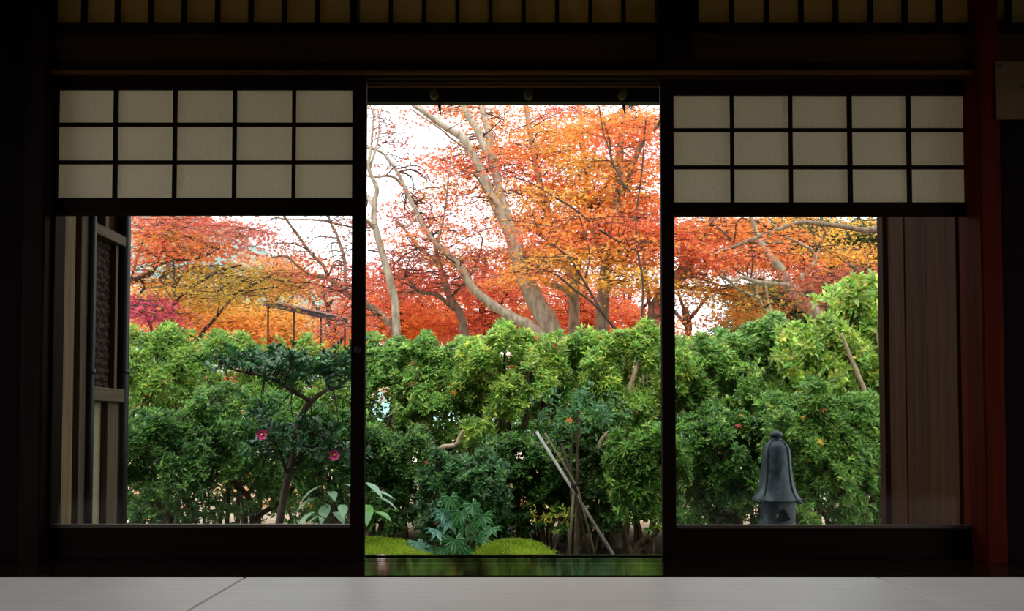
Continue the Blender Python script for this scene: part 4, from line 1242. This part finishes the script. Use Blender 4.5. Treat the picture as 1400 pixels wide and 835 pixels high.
HS.append(shrub('dark bush with thick old trunks behind the staked sapling', 802, 50, 560, 722, 7.8, 'dark', L=0.055, n=900, accent=('mid', 0.3), stems=5,
                extra=[([(842, 765, 26), (838, 730, 22), (832, 690, 18), (826, 650, 16), (822, 610, 13), (826, 575, 10)], 'stem', 0.1), ([(848, 765, 20), (852, 720, 17), (850, 680, 15), (858, 640, 13), (862, 600, 10)], 'stem', 0.3),
                       ([(872, 765, 8), (876, 735, 7), (870, 700, 6), (880, 670, 5), (888, 640, 4)], 'stem', 0.2), ([(818, 615, 5), (822, 602, 6), (830, 592, 5), (838, 584, 3)], 'stem_pale', -0.5)]))
HS.append(shrub('azalea with star-shaped leaf tufts low beside the right doorway edge', 875, 44, 590, 715, 7.3, 'mid', L=0.068, wr=0.3, n=560, n_leaf=9, accent=('light', 0.3), stems=4))
HS.append(shrub('fresh green bush in right window beside the middle stile', 962, 56, 466, 600, 8.2, 'light', L=0.055, n=1150, accent=('mid', 0.35)))
HS.append(shrub('broad-leaved glossy green bush left of the bright bush', 1034, 56, 448, 590, 8.6, 'mid', L=0.085, wr=0.5, n=650, n_leaf=6, accent=('light', 0.3), shape='oval'))
HS.append(shrub('tall bright yellow-green bush of drooping leaves beside plank wall', 1174, 44, 394, 560, 8.3, 'bright', L=0.088, wr=0.42, n=760, n_leaf=7, shape='oval', droop=0.85, accent=('light', 0.5),
                extra=[([(1180, 590, 8), (1184, 560, 8), (1182, 535, 7), (1174, 515, 7), (1166, 495, 6), (1158, 475, 5), (1150, 455, 4)], 'stem_pale', -0.75), ([(1202, 560, 6), (1204, 520, 5), (1203, 480, 5), (1196, 450, 4)], 'stem_pale', -0.55)]))
HS.append(shrub('low yellow-green drooping bush between glossy bush and plank wall', 1100, 46, 446, 570, 8.1, 'light', L=0.075, wr=0.42, n=520, shape='oval', droop=0.7, accent=('bright', 0.5)))
HS.append(shrub('dense small-leaved azalea right behind the bronze lantern', 1098, 62, 530, 722, 7.5, 'mid', L=0.052, n=1500, accent=('light', 0.3), stems=6))
HS.append(shrub('dense small-leaved azalea against the plank wall', 1180, 54, 540, 722, 7.7, 'mid', L=0.052, n=1300, accent=('light', 0.3), stems=5))
HS.append(shrub('leafy dark green bush left of the bronze lantern', 975, 58, 560, 716, 7.7, 'mid', L=0.056, n=1350, accent=('dark', 0.35), stems=6,
                extra=[([(1012, 735, 13), (1008, 700, 11), (1003, 670, 10), (1003, 640, 8), (1000, 610, 6)], 'stem', -0.3)]))

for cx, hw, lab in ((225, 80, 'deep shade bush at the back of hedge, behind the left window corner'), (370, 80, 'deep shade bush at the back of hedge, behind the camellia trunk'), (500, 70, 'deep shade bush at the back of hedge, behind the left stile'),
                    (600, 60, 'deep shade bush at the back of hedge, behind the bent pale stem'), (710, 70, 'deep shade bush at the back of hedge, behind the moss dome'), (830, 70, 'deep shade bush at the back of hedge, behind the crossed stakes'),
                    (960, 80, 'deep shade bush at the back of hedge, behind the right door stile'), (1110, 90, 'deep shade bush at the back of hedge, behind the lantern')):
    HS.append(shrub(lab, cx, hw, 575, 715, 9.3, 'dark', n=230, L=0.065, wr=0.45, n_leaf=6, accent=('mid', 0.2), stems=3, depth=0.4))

# leaves that fell from the maples and caught on the hedge
B = Buf()
allP = np.concatenate([p[(p[:, 1] < 8.3)] for _, p in HS])
k = rng.integers(0, len(allP), 70)
P = allP[k] + np.array([0, -0.06, 0.02])
leaves(B, P, rng.normal(0, 1, (70, 3)), np.array([0, -0.7, 0.7]) + rng.normal(0, .3, (70, 3)), rng.uniform(.04, .06, 70), rng.uniform(.04, .06, 70), pick_cols(PAL['orange'] + PAL['red'] + PAL['yellow'], 70), 'maple5')
o = B.build('fallen_maple_leaves', 'leaf', None, False)
stuff(o)
o['label'] = 'orange and red maple leaves caught all over the hedge'
o['category'] = 'leaves'

# ------------------------------------------------------------------ camellia tree with two pink flowers
YC = 6.9
trunk = px_path([(382, 714, 11), (389, 674, 10), (394, 650, 10), (400, 630, 9), (405, 600, 8), (410, 575, 8), (417, 559, 9), (426, 548, 8)], YC, 0, True)
cam_t = thing('camellia_tree', 'dark glossy camellia tree with forked trunk and two magenta flowers', 'tree', (trunk[0][0], YC, GZ))
b = Buf()
tube(b, spline(trunk, 5), 10, 0.06)
b.build('trunk', 'bark_dark', cam_t)
brs = [([(425, 549, 7), (412, 541, 6), (400, 534, 6), (384, 524, 5), (362, 514, 4.5), (337, 509, 4), (315, 503, 3), (298, 490, 2)], -0.2), ([(425, 549, 7), (437, 539, 6), (448, 533, 5), (461, 529, 5), (474, 518, 4), (490, 505, 3)], 0.2),
       ([(394, 648, 6), (388, 635, 5), (383, 618, 5), (372, 600, 4), (358, 592, 3)], -0.3), ([(400, 628, 5), (420, 615, 4), (440, 608, 3), (462, 606, 2)], -0.2), ([(362, 514, 3), (352, 500, 2.5), (344, 486, 2)], 0.1), ([(400, 534, 3), (398, 515, 3), (402, 495, 2)], 0.2),
       ([(448, 533, 3), (446, 512, 3), (450, 492, 2)], 0)]
anch = []
for path, dY in brs:
    s = spline(px_path(path, YC, dY), 5)
    anch.append(s)
    b = Buf()
    tube(b, s, 8, 0.06)
    b.build('branch', 'bark_dark', cam_t)
A_ = np.concatenate(anch)
lf, tw = Buf(), Buf()
for cx, cy, rx, ry, n in ((320, 492, 34, 10, 46), (360, 494, 34, 12, 60), (405, 500, 36, 14, 80), (450, 500, 36, 16, 80), (478, 498, 16, 20, 34), (385, 600, 40, 14, 56), (440, 606, 40, 16, 70), (425, 585, 40, 12, 46), (365, 580, 26, 14, 24), (468, 620, 16, 14, 20)):
    g = rng.normal(0, 0.62, (n, 2))
    P = np.array([at(cx + rx * g[i, 0], cy + ry * g[i, 1] * 1.15, YC + rng.uniform(-0.4, 0.45)) for i in range(n)])
    sprigs(lf, P, np.array([0, -0.1, 0.8]) + rng.normal(0, 0.5, (n, 3)), 6, 0.068, 0.48, 'camellia', 'oval')
    for i in range(0, n, 2):
        dd = np.linalg.norm(A_[:, :3] - P[i], axis=1)
        e = A_[np.argmin(dd), :3]
        if dd.min() > 0.4:
            continue
        tube(tw, [(*e, 0.006), (*((e + P[i]) / 2 + rng.normal(0, .02, 3)), 0.004), (*P[i], 0.003)], 4)
stuff(lf.build('foliage', 'gloss', cam_t, False))
stuff(tw.build('twigs', 'bark_dark', cam_t))
for px, py in ((359, 594), (458, 622)):
    c = at(px, py, YC - 0.42)
    fl_ = empty('flower', c - cam_t.location)
    fl_.parent = cam_t
    for k in range(7):
        t = k / 7 * 2 * math.pi
        b = Buf()
        d = np.array([math.cos(t), -0.75, math.sin(t)])
        P = np.array([[0, 0, 0]]) + d * 0.004
        leaves(b, P, d[None], np.array([[-math.cos(t) * .6, -1.0, -math.sin(t) * .6]]), 0.042, 0.05, np.ones((1, 3)), 'oval')
        o = b.build('petal', 'petal', None)
        o.parent = fl_
    b = Buf()
    tube(b, [(0, -0.005, 0, 0.006), (0, -0.022, 0, 0.008)], 8)
    o = b.build('stamen', 'stamen', None)
    o.parent = fl_


# ------------------------------------------------------------------ broad-leaved plants: every leaf a part
def palmate_mesh(name, lobes=8, L=0.16, cup=0.03):
    pts = []
    for i in range(lobes):
        a = math.radians(-125 + 250 * i / (lobes - 1))
        ln = 1 - 0.35 * abs(i - (lobes - 1) / 2) / ((lobes - 1) / 2)
        st = math.radians(250 / (lobes - 1) / 2)
        pts.append((math.sin(a - st) * 0.42, math.cos(a - st) * 0.42, -0.03))
        pts.append((math.sin(a - st * .42) * 0.72 * ln, math.cos(a - st * .42) * 0.72 * ln, 0.0))
        pts.append((math.sin(a) * ln, math.cos(a) * ln, -0.16))
        pts.append((math.sin(a + st * .42) * 0.72 * ln, math.cos(a + st * .42) * 0.72 * ln, 0.0))
    pts.append((math.sin(math.radians(125)) * .42, math.cos(math.radians(125)) * .42, -0.03))
    V, Fc = _fan(pts, (0, 0, 0.06))
    me = bpy.data.meshes.new(name)
    me.from_pydata((V * L).tolist(), [], Fc.tolist())
    return me


def long_leaf_mesh(name, L=0.2, W=0.075):
    V, Fc = [], []
    n = 6
    for i in range(n + 1):
        t = i / n
        w = W * math.sin(math.pi * min(1, 0.06 + 0.94 * t) ** 0.85) * 0.55 if i < n else 0.0
        z = -0.25 * L * t * t
        V += [(-w, t * L, z + w * .3), (0, t * L, z), (w, t * L, z + w * .3)]
    for i in range(n):
        a = i * 3
        Fc += [(a, a + 1, a + 4, a + 3), (a + 1, a + 2, a + 5, a + 4)]
    me = bpy.data.meshes.new(name)
    me.from_pydata(V, [], Fc)
    return me


def solid_leaf(name, c1, c2, rough=0.35, tr=0.2):
    m, nt, out = new_mat(name)
    f = noise(nt, coords(nt, (1, 1, 1)), 14, 3)
    c = ramp(nt, f, [(0.35, tuple(lin(c1))), (0.65, tuple(lin(c2)))])
    p = nt.nodes.new('ShaderNodeBsdfPrincipled')
    nt.links.new(c, p.inputs['Base Color'])
    p.inputs['Roughness'].default_value = rough
    t = nt.nodes.new('ShaderNodeBsdfTranslucent')
    nt.links.new(c, t.inputs[0])
    mix = nt.nodes.new('ShaderNodeMixShader')
    mix.inputs[0].default_value = tr
    nt.links.new(p.outputs[0], mix.inputs[1])
    nt.links.new(t.outputs[0], mix.inputs[2])
    nt.links.new(mix.outputs[0], out.inputs[0])
    return m


M['palm_leaf'] = solid_leaf('palmate_leaf', (54, 112, 60), (80, 138, 72))
M['palm_leaf_blue'] = solid_leaf('palmate_leaf_bluish', (96, 150, 128), (120, 170, 146), 0.3)
M['long_leaf'] = solid_leaf('pale_broad_leaf', (120, 160, 128), (150, 186, 150), 0.35)
M['long_leaf_green'] = solid_leaf('green_broad_leaf', (112, 170, 78), (90, 150, 76), 0.35)


def leafy_plant(name, label, foot, leaves_px, Y, meshes, group=None):
    """every leaf: (px, py, yaw, pitch, scale, mesh index)"""
    root = thing(name, label, 'plant', (foot.x, foot.y, GZ), group)
    for px, py, yaw, pit, sc, mi, dY in leaves_px:
        p = at(px, py, Y + dY)
        o = bpy.data.objects.new('leaf', meshes[mi])
        COL.objects.link(o)
        o.parent = root
        o.location = p - root.location
        o.rotation_euler = (math.radians(pit), 0, math.radians(yaw))
        o.scale = (sc, sc, sc)
        b = Buf()
        mid = (foot + p) / 2 + Vector((0, 0.02, 0.06))
        tube(b, spline([(foot.x, foot.y, GZ - 0.05, 0.007), (*mid, 0.005), (p.x, p.y, p.z, 0.003)], 5), 5)
        b.build('stalk', 'stem', root)
    return root


pm = palmate_mesh('palmate_leaf')
pm.materials.append(M['palm_leaf'])
pmb = palmate_mesh('palmate_leaf_blue')
pmb.materials.append(M['palm_leaf_blue'])
lm = long_leaf_mesh('broad_leaf')
lm.materials.append(M['long_leaf'])
lg = long_leaf_mesh('broad_leaf_green')
lg.materials.append(M['long_leaf_green'])
Lp = []
for px, py, sc, mi in ((614, 712, 1.0, 1), (606, 700, 0.9, 1), (597, 725, 0.95, 1), (570, 742, 0.9, 1), (582, 750, 0.7, 1), (630, 700, 1.0, 0), (645, 690, 1.05, 0), (660, 705, 1.0, 0), (640, 718, 1.1, 0), (655, 735, 1.0, 0), (622, 738, 1.0, 0), (672, 722, 0.9, 0), (615, 680, 0.85, 0), (632, 752, 0.9, 0), (604, 750, 0.8, 0)):
    Lp.append((px, py, 180 + rng.uniform(-50, 50), -rng.uniform(25, 60), sc * 0.95, mi, rng.uniform(-0.2, 0.25)))
leafy_plant('palmate_plant', 'low palmate-leaved plant with blue-green fingers between the moss mounds', at(628, 765, 6.75), Lp, 6.55, [pm, pmb])
Lp = []
for px, py, yaw, sc, mi in ((440, 664, 100, 1.0, 0), (452, 672, 200, 0.9, 0), (436, 680, 130, 1.0, 0), (448, 690, 160, 1.1, 0), (458, 700, 220, 1.0, 0), (470, 662, 250, 0.9, 0), (474, 676, 240, 1.0, 0), (468, 690, 200, 0.9, 0), (445, 704, 110, 0.9, 0), (476, 705, 230, 0.9, 0),
                            (500, 660, 250, 1.0, 0), (507, 672, 260, 1.0, 0), (503, 690, 200, 1.1, 1), (512, 700, 230, 1.0, 1), (500, 706, 170, 1.0, 1), (516, 680, 250, 0.9, 0), (430, 700, 120, 0.9, 0)):
    Lp.append((px, py, yaw + rng.uniform(-15, 15), rng.uniform(-30, 5), sc * 0.95, mi, rng.uniform(-0.2, 0.2)))
leafy_plant('broad_leaved_plant', 'pale broad-leaved plant standing behind the stile left of doorway', at(478, 765, 6.6), Lp, 6.6, [lm, lg])


# ------------------------------------------------------------------ moss mounds
def mound(label, px, Y, a, bdep, top):
    zt = Z(top, Y, px)
    c = at(px, 760, Y)
    root = Vector((c.x, Y, GZ))
    n, mrings = 40, 14
    B = Buf()
    V = [(root.x, root.y, zt)]
    for r in range(1, mrings + 1):
        t = r / mrings
        for k in range(n):
            ph = 2 * math.pi * k / n
            wob = 1 + 0.05 * math.sin(3 * ph + px) + 0.03 * math.sin(7 * ph)
            z = GZ - 0.06 + (zt - GZ + 0.06) * math.sqrt(max(0, 1 - t ** 2.2)) + 0.008 * math.sin(19 * ph + 31 * t) * (1 - t)
            V.append((root.x + a * t * wob * math.cos(ph), root.y + bdep * t * wob * math.sin(ph), z))
    f3 = [(0, 1 + k, 1 + (k + 1) % n) for k in range(n)]
    f4 = [(1 + (r - 1) * n + k, 1 + r * n + k, 1 + r * n + (k + 1) % n, 1 + (r - 1) * n + (k + 1) % n) for r in range(1, mrings) for k in range(n)]
    B.add(V, f3, f4)
    o = tag(B.build('moss_mound', 'moss', None, True, root), label, 'moss', 'moss mounds before the hedge')
    Vn = np.array(V)
    N = 3800
    i = rng.integers(0, len(Vn) - n * 2, N)
    P = Vn[i] + rng.normal(0, 0.018, (N, 3)) * np.array([1, 1, 0.15]) - np.array(root)
    b = Buf()
    leaves(b, P, np.array([0, 0, 1.0]) + rng.normal(0, 0.5, (N, 3)), rng.normal(0, 1, (N, 3)), rng.uniform(.012, .022, N), np.full(N, .006),
           pick_cols([(160, 190, 36), (136, 168, 32), (184, 206, 52), (108, 140, 30)], N), 'diamond')
    f = b.build('fronds', 'green', None, False)
    f.parent = o
    stuff(f)


mound('round dome of bright green moss in the middle of doorway', 703, 6.6, 0.37, 0.36, 740)
mound('flatter moss mound at the left edge of doorway', 505, 6.7, 0.58, 0.4, 737)

# ------------------------------------------------------------------ staked sapling
YS = 7.0
st = thing('sapling_stakes', 'pale bamboo stakes crossed and tied around a thin sapling in doorway', 'plant support', (X(787, YS, 750), YS, GZ))
for pts, mt in (([(734, 590, 4.2), (785, 672, 4.6), (848, 775, 5)], 'bamboo'), ([(792, 655, 4), (785, 671, 4.2), (774, 775, 4.6)], 'bamboo_brown'), ([(769, 606, 3.5), (786, 668, 3.8), (807, 775, 4.2)], 'bark_dark'), ([(746, 592, 3), (774, 639, 3), (790, 668, 3), (816, 775, 3.4)], 'bamboo_brown')):
    b = Buf()
    p = px_path(pts, YS, 0)
    p = [(q_[0], YS + dy, q_[2], q_[3]) for q_, dy in zip(p, np.linspace(0.12, -0.12, len(p)))]
    tube(b, p, 8)
    b.build('stake', mt, st)
b = Buf()
for k in range(4):
    t = np.linspace(0, 2 * math.pi, 14)
    c = at(787, 660 + 1.8 * k, YS)
    tube(b, [(c.x + 0.034 * math.cos(a), c.y + 0.034 * math.sin(a), c.z + 0.012 * math.sin(a + k), 0.006) for a in t], 5)
b.build('cord_tie', 'cord', st)
sp = thing('sapling', 'thin upright sapling tied to the bamboo stakes', 'tree', (X(788, YS, 750), YS + 0.03, GZ))
for pts in ([(788, 775, 8), (789, 720, 7), (790, 661, 5), (789, 590, 4), (790, 560, 3)], [(782, 690, 4), (781, 641, 3.5), (783, 590, 3), (784, 565, 2)]):
    b = Buf()
    tube(b, spline(px_path(pts, YS + 0.03, 0), 5), 8, 0.06)
    b.build('stem', 'stem', sp)
b = Buf()
P = np.array([at(rng.normal(790, 26), rng.normal(560, 16), YS + rng.normal(0, 0.15)) for _ in range(90)])
sprigs(b, P, np.array([0, -.2, .8]) + rng.normal(0, .4, (90, 3)), 6, 0.055, 0.42, 'blue', 'diamond')
stuff(b.build('foliage', 'green', sp, False))
b = Buf()
P = np.array([at(rng.normal(757, 14), rng.normal(706, 7), YS + rng.normal(0.25, 0.1)) for _ in range(34)])
sprigs(b, P, np.array([0, -.2, .8]) + rng.normal(0, .4, (34, 3)), 5, 0.04, 0.4, 'yellowgreen', 'diamond')
yb = thing('yellow_leaf_shrub', 'tiny yellow-leaved shrub left of the crossed stakes', 'shrub', (X(757, YS + .25, 750), YS + .25, GZ))
stuff(b.build('foliage', 'green', yb, False))
for k in range(4):
    b = Buf()
    p = P[k * 8]
    tube(b, spline([(yb.location.x + rng.normal(0, .02), YS + .25, GZ - 0.05, .007), (*((np.array(yb.location) + p) / 2 + rng.normal(0, .03, 3)), .005), (*p, .003)], 4), 5)
    b.build('stem', 'stem', yb)

# ------------------------------------------------------------------ bronze lantern
YLn = 6.2
s_ = YLn / F * 0.1917 * 1.0
cL = at(1062, 683, YLn)
lan = thing('bronze_lantern', 'dark bronze garden lantern with a tall bell-shaped cap in right window', 'lantern', (cL.x, YLn, GZ))
zc = cL.z - GZ


def pr(rows, y0=590):
    return [(w / 2 * s_, zc + (y0 - y) * s_) for w, y in rows]


cap_rows = [(20, 164), (84, 166), (104, 176), (140, 190), (170, 210), (190, 236), (200, 275), (206, 330), (216, 390), (228, 440), (246, 490), (272, 530), (306, 562), (338, 582), (346, 590), (340, 597), (300, 596), (150, 560), (10, 550)]
cap = lathe('cap', pr(cap_rows), 'bronze', lan, 48)
lathe('finial', pr([(1, 86), (10, 92), (34, 102), (72, 112), (92, 124), (90, 138), (68, 150), (60, 156), (76, 160), (80, 168), (40, 172)]), 'bronze', lan, 32)
prof = cap_rows[1:15]
for k in range(4):
    az = math.radians(-90 - 52 + 90 * k)
    b = Buf()
    pts = [((w / 2 + 3) * s_ * math.cos(az) + lan.location.x, (w / 2 + 3) * s_ * math.sin(az) + YLn, cL.z + (590 - y) * s_, 6.0 * s_) for w, y in prof]
    tube(b, pts, 8)
    b.build('rib', 'bronze', lan)
    b = Buf()
    kx, ky = (346 / 2 + 6) * s_ * math.cos(az), (346 / 2 + 6) * s_ * math.sin(az)
    tube(b, spline([(lan.location.x + kx * f, YLn + ky * f, cL.z + h * s_, r * s_) for f, h, r in ((0.93, 16, 6), (0.98, 6, 15), (1.03, -2, 19), (1.08, -2, 15), (1.1, 6, 5))], 4), 12)
    b.build('curled_foot', 'bronze', lan)
# fire box: a drum with a cusped opening
B = Buf()
segs, rings = 64, 28
R0, zb0, zb1 = 126 * s_, zc - 215 * s_, zc + 2 * s_
V, keep = [], []
for rad in (R0, R0 * 0.93):
    for r in range(rings + 1):
        for k in range(segs):
            a = 2 * math.pi * k / segs
            V.append((lan.location.x + rad * math.cos(a), YLn + rad * math.sin(a), GZ + zb0 + (zb1 - zb0) * r / rings))
off = (rings + 1) * segs


def hole(r, k):
    for a0 in (-88, 2, 92, 182):
        u = ((360 * (k + .5) / segs - a0 + 180) % 360 - 180) / 26.0
        v = ((r + .5) / rings - 0.52) / 0.24
        if v < 0.35 * math.cos(u * 3.0) + 0.55 - u * u * 0.5 and v > -0.9 + abs(u) * 0.4 and abs(u) < 1:
            return True
    return False


f4 = []
H = [[hole(r, k) for k in range(segs)] for r in range(rings)]
for r in range(rings):
    for k in range(segs):
        k2 = (k + 1) % segs
        a, b_, c, d = r * segs + k, r * segs + k2, (r + 1) * segs + k2, (r + 1) * segs + k
        if not H[r][k]:
            f4.append((a, b_, c, d))
            f4.append((a + off, d + off, c + off, b_ + off))
            for (rr, kk, e0, e1) in ((r - 1, k, a, b_), (r + 1, k, c, d), (r, k - 1, d, a), (r, k2, b_, c)):
                if 0 <= rr < rings and H[rr][kk % segs]:
                    f4.append((e1, e0, e0 + off, e1 + off))
B.add(V, None, f4)
B.build('fire_box', 'bronze', lan, False)
lathe('fire_box_base', [(0.001, zb0 + 0.004), (R0 * 0.9, zb0 + 0.004), (R0 * 1.16, zb0), (R0 * 1.2, zb0 - 0.02), (R0 * 0.8, zb0 - 0.05), (0.001, zb0 - 0.05)], 'bronze', lan, 40)
lathe('band', [(R0 * 1.0, zc - 172 * s_), (R0 * 1.03, zc - 170 * s_), (R0 * 1.03, zc - 162 * s_), (R0 * 1.0, zc - 160 * s_)], 'bronze', lan, 40)
lathe('pedestal', [(0.001, zb0 - 0.05), (R0 * 0.6, zb0 - 0.05), (R0 * 0.5, (zb0 - 0.05) * 0.6), (R0 * 0.75, 0.08), (R0 * 1.15, 0.05), (R0 * 1.2, -0.05)], 'bronze', lan, 32)
